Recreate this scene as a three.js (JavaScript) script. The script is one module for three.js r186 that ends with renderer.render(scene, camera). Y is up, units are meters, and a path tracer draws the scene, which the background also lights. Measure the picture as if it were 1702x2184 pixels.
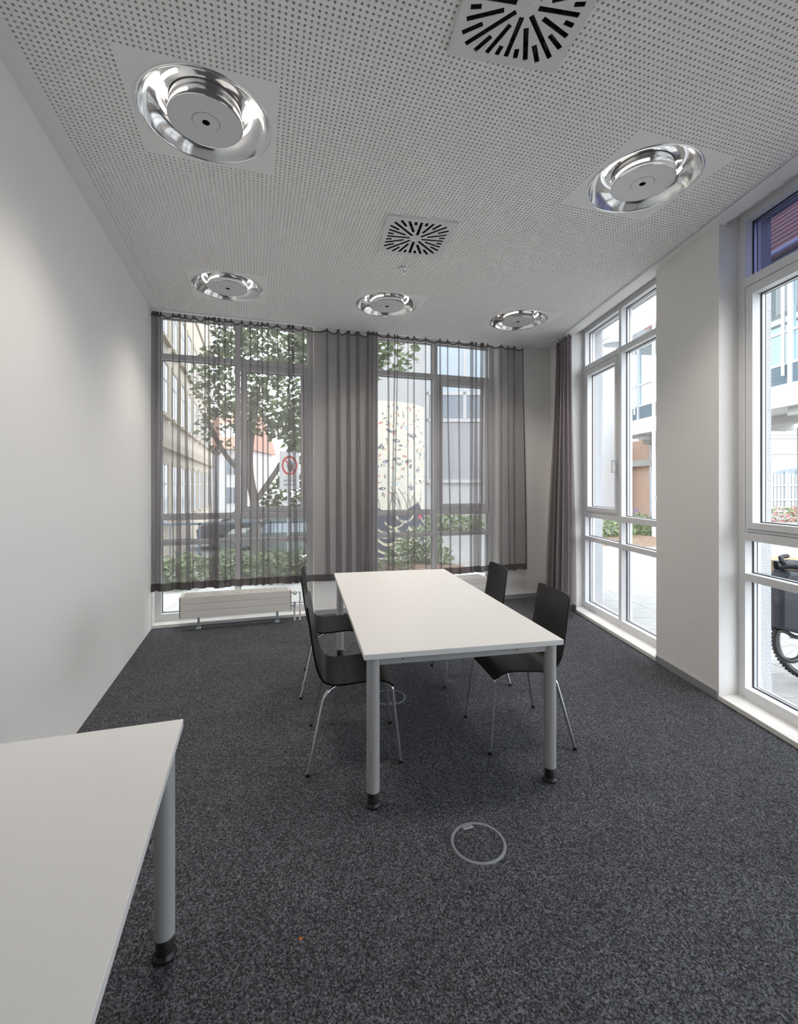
import * as THREE from 'three';
import { mergeGeometries, toCreasedNormals } from 'three/addons/utils/BufferGeometryUtils.js';
import { RoundedBoxGeometry } from 'three/addons/geometries/RoundedBoxGeometry.js';

// ---------------------------------------------------------------- camera, sky, exposure
// Plan coordinates: u to the right along the back wall, v away from the camera along the left wall (world x = u, z = -v), metres.
const scene = new THREE.Scene();
const renderer = new THREE.WebGLRenderer({ antialias: true });
renderer.toneMapping = THREE.LinearToneMapping;
renderer.toneMappingExposure = 6.2;
renderer.shadowMap.enabled = true;
const YAW = THREE.MathUtils.degToRad(17.3), CY = Math.cos(YAW), SY = Math.sin(YAW);
const camera = new THREE.PerspectiveCamera(2 * THREE.MathUtils.radToDeg(Math.atan(1092 / 985)), 1702 / 2184, 0.05, 200);
camera.position.set(0, 1.52, 0);
camera.rotation.y = -YAW;
camera.setViewOffset(1702, 2184, 0, 58, 1702, 2184);   // a shifted lens: the horizon lies above the middle of the picture
scene.background = new THREE.Color().setRGB(0.93, 0.97, 1.04);   // an overcast sky

// ---------------------------------------------------------------- helpers
function rng(seed) { let a = seed >>> 0; return () => { a = (a + 0x6D2B79F5) | 0; let t = Math.imul(a ^ (a >>> 15), 1 | a); t = (t + Math.imul(t ^ (t >>> 7), 61 | t)) ^ t; return ((t ^ (t >>> 14)) >>> 0) / 4294967296; }; }
const V3 = (x, y, z) => new THREE.Vector3(x, y, z);
const lerp = THREE.MathUtils.lerp;
const H = 3.356;                                    // ceiling height
const BACK = 5.42, LEFT = -1.045, REAR = -2.2;      // v of the back wall, u of the left wall, v of the rear wall
const P0 = [3.845, 5.42], DR = [0.2352, 0.9719], NR = [0.9719, -0.2352];   // the right wall runs askew from the back corner
const wallU = (v) => P0[0] - (P0[1] - v) * DR[0] / DR[1];
const PHI = Math.atan2(-0.9719, -0.2352);           // turn of the right wall's own frame: x along the wall towards the camera, -z outwards
const rightW = (s, n) => [P0[0] - s * DR[0] + n * NR[0], P0[1] - s * DR[1] + n * NR[1]];
const eye = (X, D) => [X * CY + D * SY, -X * SY + D * CY];      // a place X to the right and D ahead, as plan coordinates
const numbers = new Map();
function numbered(name) { const k = numbers.get(name) ?? 0; numbers.set(name, k + 1); return k ? `${name}_${String(k).padStart(3, '0')}` : name; }
function shade(o) { o.traverse((m) => { if (m.isMesh) { m.castShadow = true; m.receiveShadow = true; } }); return o; }
function tag(o, label, category, group, kind) {
  o.userData.label = label; o.userData.category = category;
  if (group) o.userData.group = group;
  if (kind) o.userData.kind = kind;
  return o;
}
function thing(name, label, category, [x, y, z] = [0, 0, 0], turn = 0, group, kind) {
  const o = new THREE.Group(); o.name = numbered(name); scene.add(o); o.position.set(x, y, z); o.rotation.y = turn;
  return tag(o, label, category, group, kind);
}
function flat(g) {
  const n = g.index ? g.toNonIndexed() : g;
  if (!n.attributes.normal) n.computeVertexNormals();
  if (!n.attributes.uv) n.setAttribute('uv', new THREE.BufferAttribute(new Float32Array(n.attributes.position.count * 2), 2));
  for (const k of Object.keys(n.attributes)) if (!['position', 'normal', 'uv'].includes(k)) n.deleteAttribute(k);
  n.clearGroups();
  return n;
}
const mg = (list) => { const a = [].concat(list); return a.length === 1 ? a[0] : mergeGeometries(a.map(flat)); };
// uv in metres, by the axis that a face looks along
function metric(g) {
  g = flat(g); const p = g.attributes.position, n = g.attributes.normal, uv = g.attributes.uv;
  for (let i = 0; i < p.count; i += 3) {
    const ax = Math.abs(n.getX(i)), ay = Math.abs(n.getY(i)), az = Math.abs(n.getZ(i));
    for (let k = i; k < i + 3; k++) {
      const x = p.getX(k), y = p.getY(k), z = p.getZ(k);
      if (ay >= ax && ay >= az) uv.setXY(k, x, z); else if (ax >= az) uv.setXY(k, z, y); else uv.setXY(k, x, y);
    }
  }
  return g;
}
function part(name, geos, material, parent, kind) {
  const o = new THREE.Mesh(mg(geos), material); o.name = name; if (kind) o.userData.kind = kind; parent.add(o); return o;
}
function solo(name, geos, material, label, category, group, kind) {
  const o = new THREE.Mesh(mg(geos), material); o.name = numbered(name); scene.add(o); return tag(o, label, category, group, kind);
}
const bx = (x0, x1, y0, y1, z0, z1) => new THREE.BoxGeometry(Math.abs(x1 - x0), Math.abs(y1 - y0), Math.abs(z1 - z0)).translate((x0 + x1) / 2, (y0 + y1) / 2, (z0 + z1) / 2);
const rb = (x0, x1, y0, y1, z0, z1, r = 0.003, seg = 2) => new RoundedBoxGeometry(Math.abs(x1 - x0), Math.abs(y1 - y0), Math.abs(z1 - z0), seg, r).translate((x0 + x1) / 2, (y0 + y1) / 2, (z0 + z1) / 2);
const cyl = (r0, r1, h, x, y, z, seg = 24) => new THREE.CylinderGeometry(r1, r0, h, seg).translate(x, y + h / 2, z);
const lathe = (pts, seg = 48) => new THREE.LatheGeometry(pts.map(([a, b]) => new THREE.Vector2(a, b)), seg);
const tube = (pts, r, seg = 40, rad = 10, tension = 0.5) => new THREE.TubeGeometry(new THREE.CatmullRomCurve3(pts.map((p) => V3(...p)), false, 'catmullrom', tension), seg, r, rad, false);
function bar(a, b, r, rad = 10) {
  const A = V3(...a), B = V3(...b), d = B.clone().sub(A), g = new THREE.CylinderGeometry(r, r, d.length(), rad);
  return g.applyQuaternion(new THREE.Quaternion().setFromUnitVectors(V3(0, 1, 0), d.clone().normalize())).translate((A.x + B.x) / 2, (A.y + B.y) / 2, (A.z + B.z) / 2);
}

// ---------------------------------------------------------------- textures
function noiseField(n, seed) {   // a tileable field of smoothed random values
  const r = rng(seed), a = new Float32Array(n * n); for (let i = 0; i < a.length; i++) a[i] = r(); return a;
}
function layered(size, cells, seed) {   // value noise from several lattices, tileable; cells = [[count, weight], ...]
  const out = new Float32Array(size * size);
  cells.forEach(([c, w], q) => {
    const f = noiseField(c, seed + q * 101);
    for (let y = 0; y < size; y++) for (let x = 0; x < size; x++) {
      const fx = x / size * c, fy = y / size * c, ix = Math.floor(fx), iy = Math.floor(fy);
      let tx = fx - ix, ty = fy - iy; tx = tx * tx * (3 - 2 * tx); ty = ty * ty * (3 - 2 * ty);
      const x1 = (ix + 1) % c, y1 = (iy + 1) % c;
      out[y * size + x] += w * ((f[iy * c + ix] * (1 - tx) + f[iy * c + x1] * tx) * (1 - ty) + (f[y1 * c + ix] * (1 - tx) + f[y1 * c + x1] * tx) * ty);
    }
  });
  return out;
}
function dataTex(size, fn, metres, srgb) {
  const d = new Uint8Array(size * size * 4);
  for (let i = 0; i < size * size; i++) { const [r, g, b] = fn(i); d[i * 4] = r; d[i * 4 + 1] = g; d[i * 4 + 2] = b; d[i * 4 + 3] = 255; }
  const t = new THREE.DataTexture(d, size, size); t.wrapS = t.wrapT = THREE.RepeatWrapping; t.magFilter = THREE.LinearFilter; t.minFilter = THREE.LinearMipmapLinearFilter;
  t.repeat.set(1 / metres, 1 / metres); if (srgb) t.colorSpace = THREE.SRGBColorSpace; t.needsUpdate = true; return t;
}
const c255 = (x) => Math.max(0, Math.min(255, Math.round(x)));
const grey = (f) => (i) => { const v = c255(f(i) * 255); return [v, v, v]; };
function canvasTex(w, h, draw) {
  const c = document.createElement('canvas'); c.width = w; c.height = h; draw(c.getContext('2d'), w, h);
  const t = new THREE.CanvasTexture(c); t.colorSpace = THREE.SRGBColorSpace; t.anisotropy = 8; return t;
}
// carpet: short loops in mixed dark greys, blue-grey and brown flecks
const carpetN = layered(1024, [[330, 0.5], [512, 0.5]], 11), carpetT = layered(1024, [[300, 1]], 12), carpetL = layered(1024, [[9, 0.6], [30, 0.4]], 15);
const carpetMap = dataTex(1024, (i) => {
  const k = 0.32 + 1.4 * Math.max(0, Math.min(1, (carpetN[i] - 0.5) * 1.6 + 0.5)), t = (carpetT[i] - 0.5) * 0.2, l = 1 + (carpetL[i] - 0.5) * 0.12;
  return [c255(67 * k * l * (1 + t * 0.55)), c255(68.5 * k * l), c255(73 * k * l * (1 - t * 0.55))];
}, 1.6, true);
const carpetBump = dataTex(1024, grey((i) => carpetN[i]), 1.6);
const plasterN = layered(512, [[180, 0.5], [60, 0.3], [14, 0.2]], 21);
const plasterBump = dataTex(512, grey((i) => plasterN[i]), 0.6);
const roughN = layered(512, [[70, 0.6], [150, 0.4]], 31);
const roughBump = dataTex(512, grey((i) => Math.pow(roughN[i], 1.3)), 0.5);
const stoneN = layered(512, [[12, 0.3], [60, 0.3], [200, 0.4]], 41);
const stoneMap = (r, g, b, amp, m) => dataTex(512, (i) => { const k = 1 + (stoneN[i] - 0.5) * amp; return [c255(r * k), c255(g * k), c255(b * k)]; }, m, true);
const clothN = layered(512, [[256, 0.6], [128, 0.4]], 51);
const clothBump = dataTex(512, grey((i) => clothN[i]), 0.15);
const soilN = layered(512, [[90, 0.5], [200, 0.5]], 61);
const soilMap = dataTex(512, (i) => { const k = 0.35 + 1.3 * soilN[i]; return [c255(150 * k), c255(128 * k), c255(110 * k)]; }, 1.2, true);

// ---------------------------------------------------------------- materials
const std = (r, g, b, rough = 0.6, more = {}) => new THREE.MeshPhysicalMaterial({ color: new THREE.Color().setRGB(r, g, b), roughness: rough, ...more });
const M = {
  carpet: std(1, 1, 1, 0.96, { map: carpetMap, bumpMap: carpetBump, bumpScale: 0.004 }),
  wall: std(0.85, 0.84, 0.82, 0.85, { bumpMap: plasterBump, bumpScale: 0.0006 }),
  ceiling: std(0.92, 0.915, 0.905, 0.85),
  fleece: std(0.055, 0.055, 0.055, 0.95),
  void: std(0.02, 0.02, 0.02, 0.9),
  frame: std(0.80, 0.81, 0.82, 0.35),
  sill: std(0.83, 0.82, 0.79, 0.4),
  gasket: std(0.012, 0.014, 0.02, 0.5),
  spacer: std(0.55, 0.57, 0.6, 0.4, { metalness: 0.6 }),
  glass: std(0.97, 0.985, 0.98, 0.0, { transmission: 1, thickness: 0, ior: 1.5 }),
  galleryGlass: std(0.60, 0.70, 0.72, 0.0, { transmission: 1, thickness: 0, ior: 1.5 }),
  tinted: std(0.085, 0.09, 0.165, 0.0, { transmission: 1, thickness: 0, ior: 1.5 }),
  alu: std(0.46, 0.47, 0.49, 0.45, { metalness: 0.55 }),
  render: std(0.45, 0.46, 0.475, 0.95, { bumpMap: roughBump, bumpScale: 0.006 }),
  granite: std(1, 1, 1, 0.6, { map: stoneMap(172, 172, 172, 0.5, 0.5) }),
  chrome: std(0.86, 0.87, 0.89, 0.07, { metalness: 1 }),
  reflector: std(0.90, 0.905, 0.91, 0.13, { metalness: 1 }),
  brushed: std(0.74, 0.745, 0.75, 0.5, { metalness: 0.3 }),
  legChrome: std(0.60, 0.61, 0.63, 0.24, { metalness: 0.9 }),
  vent: std(0.75, 0.76, 0.755, 0.5),
  lamp: std(0.9, 0.9, 0.9, 0.5, { emissive: new THREE.Color().setRGB(1, 0.93, 0.84), emissiveIntensity: 0.45 }),
  black: std(0.012, 0.012, 0.014, 0.4),
  laminate: std(0.83, 0.825, 0.81, 0.42),
  edge: std(0.66, 0.65, 0.63, 0.45),
  legGrey: std(0.47, 0.47, 0.47, 0.42, { metalness: 0.25 }),
  rubber: std(0.01, 0.01, 0.011, 0.35),
  ply: std(0.008, 0.0076, 0.0082, 0.36, { specularIntensity: 0.6 }),
  radiator: std(0.72, 0.70, 0.66, 0.45),
  plastic: std(0.22, 0.235, 0.255, 0.5),
  label: std(0.9, 0.9, 0.88, 0.6),
  sheer: std(0.25, 0.227, 0.235, 1, { transparent: true, opacity: 0.47, transmission: 0.45, thickness: 0, side: THREE.DoubleSide }),
  sheerHem: std(0.10, 0.086, 0.088, 1, { transparent: true, opacity: 0.86, transmission: 0.25, thickness: 0, side: THREE.DoubleSide }),
  drape: std(0.33, 0.29, 0.31, 1, { transparent: true, opacity: 0.86, transmission: 0.35, thickness: 0, side: THREE.DoubleSide }),
  paving: std(1, 1, 1, 0.9, { map: stoneMap(160, 160, 158, 0.16, 1.3) }),
  pavingB: std(1, 1, 1, 0.9, { map: stoneMap(152, 152, 150, 0.18, 1.1) }),
  ground: std(0.22, 0.21, 0.2, 0.95),
  soil: std(1, 1, 1, 1, { map: soilMap, bumpMap: soilMap, bumpScale: 0.03 }),
  leaf: std(0.19, 0.26, 0.12, 0.7, { transmission: 0.35, thickness: 0, side: THREE.DoubleSide }),
  leafDark: std(0.20, 0.24, 0.16, 0.7, { transmission: 0.3, thickness: 0, side: THREE.DoubleSide }),
  leafPale: std(0.31, 0.38, 0.20, 0.7, { transmission: 0.35, thickness: 0, side: THREE.DoubleSide }),
  bark: std(0.19, 0.17, 0.15, 0.95),
  white: std(0.55, 0.55, 0.55, 0.8),
  cream: std(0.56, 0.51, 0.42, 0.9, { bumpMap: plasterBump, bumpScale: 0.002 }),
  creamTrim: std(0.46, 0.40, 0.31, 0.85),
  winPane: std(0.16, 0.19, 0.22, 0.1, { metalness: 0.2 }),
  winGrey: std(0.33, 0.34, 0.36, 0.5),
  winBlue: std(0.42, 0.50, 0.56, 0.2),
  pink: std(0.52, 0.36, 0.28, 0.9),
  concrete: std(0.42, 0.42, 0.40, 0.9),
  steel: std(0.50, 0.53, 0.57, 0.4, { metalness: 0.4 }),
  spandrel: std(0.10, 0.14, 0.17, 0.3),
  tile: std(0.46, 0.27, 0.20, 0.85),
  curtainWhite: std(0.42, 0.44, 0.44, 0.9),
};

// ---------------------------------------------------------------- floor and ceiling
{
  const sh = new THREE.Shape([[LEFT - 0.05, REAR - 0.05], [wallU(REAR - 0.05) + 0.1, REAR - 0.05], [P0[0] + 0.08, BACK + 0.1], [LEFT - 0.05, BACK + 0.1]].map(([u, v]) => new THREE.Vector2(u, v)));
  const g = new THREE.ExtrudeGeometry(sh, { depth: 0.25, bevelEnabled: false }).rotateX(-Math.PI / 2).translate(0, -0.25, 0);
  solo('floor', metric(g), M.carpet, 'dark grey flecked carpet floor of the room', 'floor', null, 'structure');
}
const LAMP_COLOR = new THREE.Color().setRGB(1, 0.90, 0.80), LAMP_POWER = 1.32, deg = THREE.MathUtils.degToRad;
const LIGHTS = [[-0.236, 2.508], [2.24, 2.233], [-0.243, 4.57], [1.285, 4.54], [2.805, 4.533]];
const VENTS = [{ c: [0.99, 1.53], a: -0.128 }, { c: [1.132, 3.227], a: -0.118 }];
{
  const ceiling = thing('ceiling', 'grey-white perforated plasterboard ceiling with round holes', 'ceiling', [0, 0, 0], 0, null, 'structure');
  const q = 0.025, u0 = -0.585, v0 = 2.175;
  const inVent = (u, v) => VENTS.some(({ c, a }) => { const x = u - c[0], y = v - c[1]; return Math.abs(x * Math.cos(a) + y * Math.sin(a)) < 0.228 && Math.abs(-x * Math.sin(a) + y * Math.cos(a)) < 0.228; });
  const blank = (u, v) => LIGHTS.some(([a, b]) => Math.abs(u - a) < 0.336 && Math.abs(v - b) < 0.332);
  const put = [], plain = [];
  const quad = (a, b, c, d) => { const g = new THREE.PlaneGeometry(b - a, d - c).rotateX(Math.PI / 2).translate((a + b) / 2, H, -(c + d) / 2); return g; };
  for (let j = Math.ceil((REAR - 0.1 - v0) / q); v0 + j * q < BACK + 0.02; j++) {
    const v = v0 + j * q; let run = null;
    for (let i = Math.ceil((LEFT - 0.06 - u0) / q); u0 + i * q < wallU(v) + 0.05; i++) {
      const u = u0 + i * q;
      const holed = v > 0.6 && v < 5.365 && u > -0.95 && u < wallU(v) - 0.112;
      const kind = blank(u, v) || inVent(u, v) ? 'none' : holed ? 'hole' : 'plain';
      if (kind === 'hole') put.push([u, v]);
      if (kind === 'plain') { if (!run) run = [u - q / 2, u + q / 2]; else run[1] = u + q / 2; }
      if (kind !== 'plain' && run) { plain.push(quad(run[0], run[1], v - q / 2, v + q / 2)); run = null; }
    }
    if (run) plain.push(quad(run[0], run[1], v - q / 2, v + q / 2));
  }
  // one cell of the board: a 25 mm square with a 12 mm hole through its thickness
  const sq = new THREE.Shape([[-1, -1], [1, -1], [1, 1], [-1, 1]].map(([x, y]) => new THREE.Vector2(x * q / 2, y * q / 2)));
  const ring = new THREE.Path(); ring.absarc(0, 0, 0.0062, 0, Math.PI * 2, true); sq.holes.push(ring);
  const face = new THREE.ShapeGeometry(sq, 6).rotateX(Math.PI / 2);
  const bore = new THREE.CylinderGeometry(0.0062, 0.0062, 0.0125, 12, 1, true).translate(0, 0.00625, 0);
  const cells = new THREE.InstancedMesh(mg([face, bore]), M.ceiling.clone(), put.length);
  cells.material.side = THREE.DoubleSide; cells.name = 'perforated_board'; cells.userData.kind = 'stuff';
  const m = new THREE.Matrix4(); put.forEach(([u, v], k) => cells.setMatrixAt(k, m.makeTranslation(u, H, -v)));
  ceiling.add(cells);
  part('plain_border', plain, M.ceiling, ceiling);
  for (const [a, b] of LIGHTS) {   // the closed square round each lamp
    const ui = (x) => u0 + (Math.round((x - u0) / q - 0.5) + 0.5) * q, vi = (x) => v0 + (Math.round((x - v0) / q - 0.5) + 0.5) * q;
    const lo = [], hi = []; for (const p of [-1, 1]) { (p < 0 ? lo : hi).push(ui(a + p * 0.336), vi(b + p * 0.332)); }
    const s = new THREE.Shape([[lo[0], lo[1]], [hi[0], lo[1]], [hi[0], hi[1]], [lo[0], hi[1]]].map(([x, y]) => new THREE.Vector2(x - a, y - b)));
    const hole = new THREE.Path(); hole.absarc(0, 0, 0.309, 0, Math.PI * 2, true); s.holes.push(hole);
    const o = part('plain_panel', new THREE.ShapeGeometry(s, 48).rotateX(-Math.PI / 2).translate(a, H, -b), M.ceiling.clone(), ceiling); o.material.side = THREE.DoubleSide;
  }
  const room = new THREE.Shape([[LEFT - 0.03, REAR - 0.03], [wallU(REAR - 0.03) + 0.03, REAR - 0.03], [P0[0] + 0.03, BACK + 0.02], [LEFT - 0.03, BACK + 0.02]].map(([u, v]) => new THREE.Vector2(u, v)));
  for (const [a, b] of LIGHTS) { const h = new THREE.Path(); h.absarc(a, b, 0.312, 0, Math.PI * 2, true); room.holes.push(h); }
  part('fleece_backing', new THREE.ShapeGeometry(room, 32).rotateX(-Math.PI / 2).translate(0, H + 0.0128, 0), M.fleece, ceiling).material.side = THREE.DoubleSide;
  const top = new THREE.Shape([[LEFT - 0.3, REAR - 0.3], [wallU(REAR) + 0.2, REAR - 0.3], [P0[0] + 0.4, BACK + 0.4], [LEFT - 0.3, BACK + 0.4]].map(([u, v]) => new THREE.Vector2(u, v)));
  part('slab', new THREE.ExtrudeGeometry(top, { depth: 0.25, bevelEnabled: false }).rotateX(-Math.PI / 2).translate(0, 3.62, 0), M.wall, ceiling);
}
shade(scene);

// ---------------------------------------------------------------- walls
const OPEN_TOP = 3.41, T0 = 0.2, T1 = 0.39;
// openings: [from, to] along the wall
function wall(name, label, place, turn, from, to, openings, outer = true) {
  const w = thing(name, label, 'wall', place, turn, null, 'structure'), cuts = [...openings].sort((a, b) => a[0] - b[0]);
  const layer = (z0, z1, lo, hi) => {
    const g = []; let x = from;
    for (const [a, b] of cuts) { if (a - x > 0.001) g.push(bx(x, a, lo, hi, z0, z1)); x = b; }
    g.push(bx(x, to, lo, hi, z0, z1));
    for (const [a, b] of cuts) { g.push(bx(a, b, OPEN_TOP, hi, z0, z1)); g.push(bx(a, b, lo, 0, z0, z1)); }
    return g;
  };
  part('plastered_wall', metric(mg(layer(0, -T0, -0.25, 3.64))), M.wall, w);
  if (outer) part('render_coat', metric(mg(layer(-T0, -T1, -0.4, 4.4))), M.render, w);
  return w;
}
const BL = [-1.035, 0.655], BR = [1.40, 3.06], R1 = [0.688, 2.354], R2 = [3.066, 4.73], R3 = [5.43, 7.09];
{
  const w = thing('wall_left', 'plain white painted wall without windows', 'wall', [0, 0, 0], 0, null, 'structure');
  part('plastered_wall', metric(bx(LEFT - T0, LEFT, -0.25, 3.64, -(BACK + T1), -(REAR - 0.3))), M.wall, w);
}
const wallBack = wall('wall_back', 'white painted wall with two tall curtained windows', [0, 0, -BACK], 0, LEFT - T0, P0[0] + 0.42, [BL, BR]);
const wallRight = wall('wall_right', 'white painted wall of piers between floor-to-ceiling windows', [P0[0], 0, -P0[1]], PHI, 0, 8.2, [R1, R2, R3]);
wall('wall_rear', 'plain white wall that closes the end of the room', [0, 0, -REAR], Math.PI, -wallU(REAR) - 0.3, -LEFT + 0.2, [], false);

// ---------------------------------------------------------------- windows
// own frame: x along the wall, y up, inner wall face at z = 0, outwards is -z
const FZ0 = -0.145, FZ1 = -0.262, GZ = -0.205;
function makeWindow(name, label, place, turn, [a, b], sashLeft, tintTop) {
  const w = thing(name, label, 'window', place, turn, null, 'structure'), mid = (a + b) / 2, F = M.frame;
  const y0 = 0.036, fw = 0.058, mw = 0.052;
  part('sill', rb(a + 0.001, b - 0.001, 0.001, 0.036, 0.006, FZ1 + 0.01, 0.004), M.sill, w);
  part('frame_bottom', [bx(a, b, y0, 0.11, FZ0, FZ1)], F, w);
  part('frame_top', [bx(a, b, 3.352, OPEN_TOP, FZ0, FZ1)], F, w);
  for (const [p, q] of [[a, a + fw], [b - fw, b]]) part('frame_side', bx(p, q, 0.11, 3.352, FZ0, FZ1), F, w);
  part('mullion', bx(mid - mw / 2, mid + mw / 2, 0.11, 3.352, FZ0, FZ1), F, w);
  const T = [[0.855, 0.906], [1.135, 1.192], [2.893, 2.953]];
  const cols = [[a + fw, mid - mw / 2], [mid + mw / 2, b - fw]], sashCol = sashLeft ? 0 : 1;
  cols.forEach(([p, q]) => T.forEach(([lo, hi]) => part('transom', bx(p, q, lo, hi, FZ0, FZ1), F, w)));
  const ringOf = (p, q, lo, hi, t, z0, z1) => [bx(p, p + t, lo, hi, z0, z1), bx(q - t, q, lo, hi, z0, z1), bx(p + t, q - t, lo, lo + t, z0, z1), bx(p + t, q - t, hi - t, hi, z0, z1)];
  function pane(p, q, lo, hi, parent, z = GZ, material = M.glass) {
    const o = part('pane', bx(p + 0.004, q - 0.004, lo + 0.004, hi - 0.004, z, z - 0.001).clone(), material, parent);
    o.geometry = new THREE.PlaneGeometry(q - p - 0.008, hi - lo - 0.008).translate((p + q) / 2, (lo + hi) / 2, z);
    part('gasket', [...ringOf(p, q, lo, hi, 0.006, z + 0.006, z + 0.001), ...ringOf(p, q, lo, hi, 0.007, z - 0.022, z - 0.028)], M.gasket, o);
    part('spacer', ringOf(p, q, lo, hi, 0.006, z - 0.002, z - 0.021), M.spacer, o);
  }
  cols.forEach(([p, q], c) => {
    for (const [lo, hi, k] of [[0.11, 0.855, 0], [0.906, 1.135, 1], [1.192, 2.893, 2], [2.953, 3.352, 3]]) {
      if (k === 2 && c === sashCol) continue;
      pane(p, q, lo, hi, w, GZ, k === 3 && tintTop ? M.tinted : M.glass);
    }
  });
  { // the opening light: a sash of its own with a shadow gap all round
    const [p, q] = cols[sashCol], e = 0.006, sw = 0.064, lo = 1.192 + e, hi = 2.893 - e;
    const s = part('sash', [...ringOf(p + e, q - e, lo, hi, 0.018, FZ0 + 0.001, FZ1 + 0.02), ...ringOf(p + e + 0.0205, q - e - 0.0205, lo + 0.0205, hi - 0.0205, sw - 0.0205, FZ0 + 0.007, FZ1 + 0.02), ...ringOf(p + e + 0.016, q - e - 0.016, lo + 0.016, hi - 0.016, 0.01, FZ0 - 0.012, FZ1 + 0.02)], F, w);
    pane(p + e + sw, q - e - sw, lo + sw, hi - sw, w, GZ + 0.002);
    const hx = sashLeft ? q - e - 0.028 : p + e + 0.028, hy = 1.715;
    part('handle', [rb(hx - 0.014, hx + 0.014, hy - 0.035, hy + 0.075, FZ0 + 0.007, FZ0 + 0.016, 0.003), bar([hx, hy + 0.055, FZ0 + 0.01], [hx, hy + 0.055, FZ0 + 0.055], 0.009), rb(hx - 0.010, hx + 0.010, hy - 0.07, hy + 0.068, FZ0 + 0.045, FZ0 + 0.06, 0.005), bar([hx, hy - 0.06, FZ0 + 0.01], [hx, hy - 0.06, FZ0 + 0.05], 0.006)], M.frame, s);
  }
  for (const k of [0.03, 0.5, 0.97]) part('screw_cap', cyl(0.005, 0.005, 0.003, 0, 0, 0, 10).rotateX(Math.PI / 2).translate(lerp(a, b, k), 0.05, FZ0), M.alu, w);
  return w;
}
makeWindow('window_1', 'tall white window beside the plain wall, behind sheer curtain with radiator', [0, 0, -BACK], 0, BL, false);
makeWindow('window_2', 'tall white window behind sheer curtain, looking at the painted round tower', [0, 0, -BACK], 0, BR, false);
makeWindow('window_3', 'white floor-to-ceiling window beside the gathered curtain, with bar handle', [P0[0], 0, -P0[1]], PHI, R1, true);
makeWindow('window_4', 'white floor-to-ceiling window with dark tinted top pane, bicycle outside', [P0[0], 0, -P0[1]], PHI, R2, true, true);
makeWindow('window_5', 'white floor-to-ceiling window farthest from the back wall', [P0[0], 0, -P0[1]], PHI, R3, true);
for (const [s0] of [R1, R2]) for (const [k, z0, z1] of [[0, -0.263, -0.34], [1, -0.342, T1 * -1 - 0.002]]) part('plinth_tile', bx(s0 - 0.02, s0 + 0.004, -0.03, 0.13, z0, z1), M.granite, wallRight);

// ---------------------------------------------------------------- baseboards and ceiling trims
const skirt = (pts, name, label) => {   // pts: [place, turn, from, to]
  const o = thing(name, label, 'baseboard', pts[0], pts[1], null, 'structure');
  for (const [a, b] of pts[2]) part('strip', [rb(a, b, 0.001, 0.062, 0, 0.011, 0.002)], M.alu, o);
};
skirt([[LEFT, 0, 0], Math.PI / 2, [[-BACK + 0.0, -REAR]]], 'baseboard_left', 'flat grey aluminium baseboard along the plain wall');
skirt([[0, 0, -BACK], 0, [[0.665, 1.39], [3.07, 3.83]]], 'baseboard_back', 'grey aluminium baseboard under the curtained wall');
skirt([[P0[0], 0, -P0[1]], PHI, [[0.02, 0.68], [R1[1] + 0.005, R2[0] - 0.01], [R2[1] + 0.005, R3[0] - 0.01]]], 'baseboard_right', 'grey aluminium baseboard along the piers between windows');
{
  const t = thing('trim_1', 'white curtain rail profile under the ceiling above the sheer curtains', 'curtain rail', [0, 0, -BACK], 0, null, 'structure');
  part('rail', [rb(LEFT, P0[0] - 0.03, H - 0.008, H - 0.001, 0.05, 0.062, 0.002), rb(LEFT, P0[0] - 0.03, H - 0.008, H - 0.001, 0.025, 0.037, 0.002), bx(LEFT, P0[0] - 0.03, H - 0.003, H - 0.001, 0.02, 0.066)], M.frame, t);
  const r = thing('trim_2', 'white curtain rail profile with dark slot above the window piers', 'curtain rail', [P0[0], 0, -P0[1]], PHI, null, 'structure');
  part('rail', [rb(0.0, 7.6, H - 0.008, H - 0.001, 0.102, 0.112, 0.002), rb(0.0, 7.6, H - 0.008, H - 0.001, 0.086, 0.096, 0.002)], M.frame, r);
  part('slot', bx(0.0, 7.6, H - 0.0035, H - 0.001, 0.096, 0.102), M.gasket, r);
  const l = thing('trim_3', 'narrow dark shadow joint between the plain wall and ceiling', 'trim', [LEFT, 0, 0], Math.PI / 2, null, 'structure');
  part('joint', bx(-BACK, -REAR, H - 0.018, H - 0.0005, 0, 0.014), M.alu, l);
}

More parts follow.
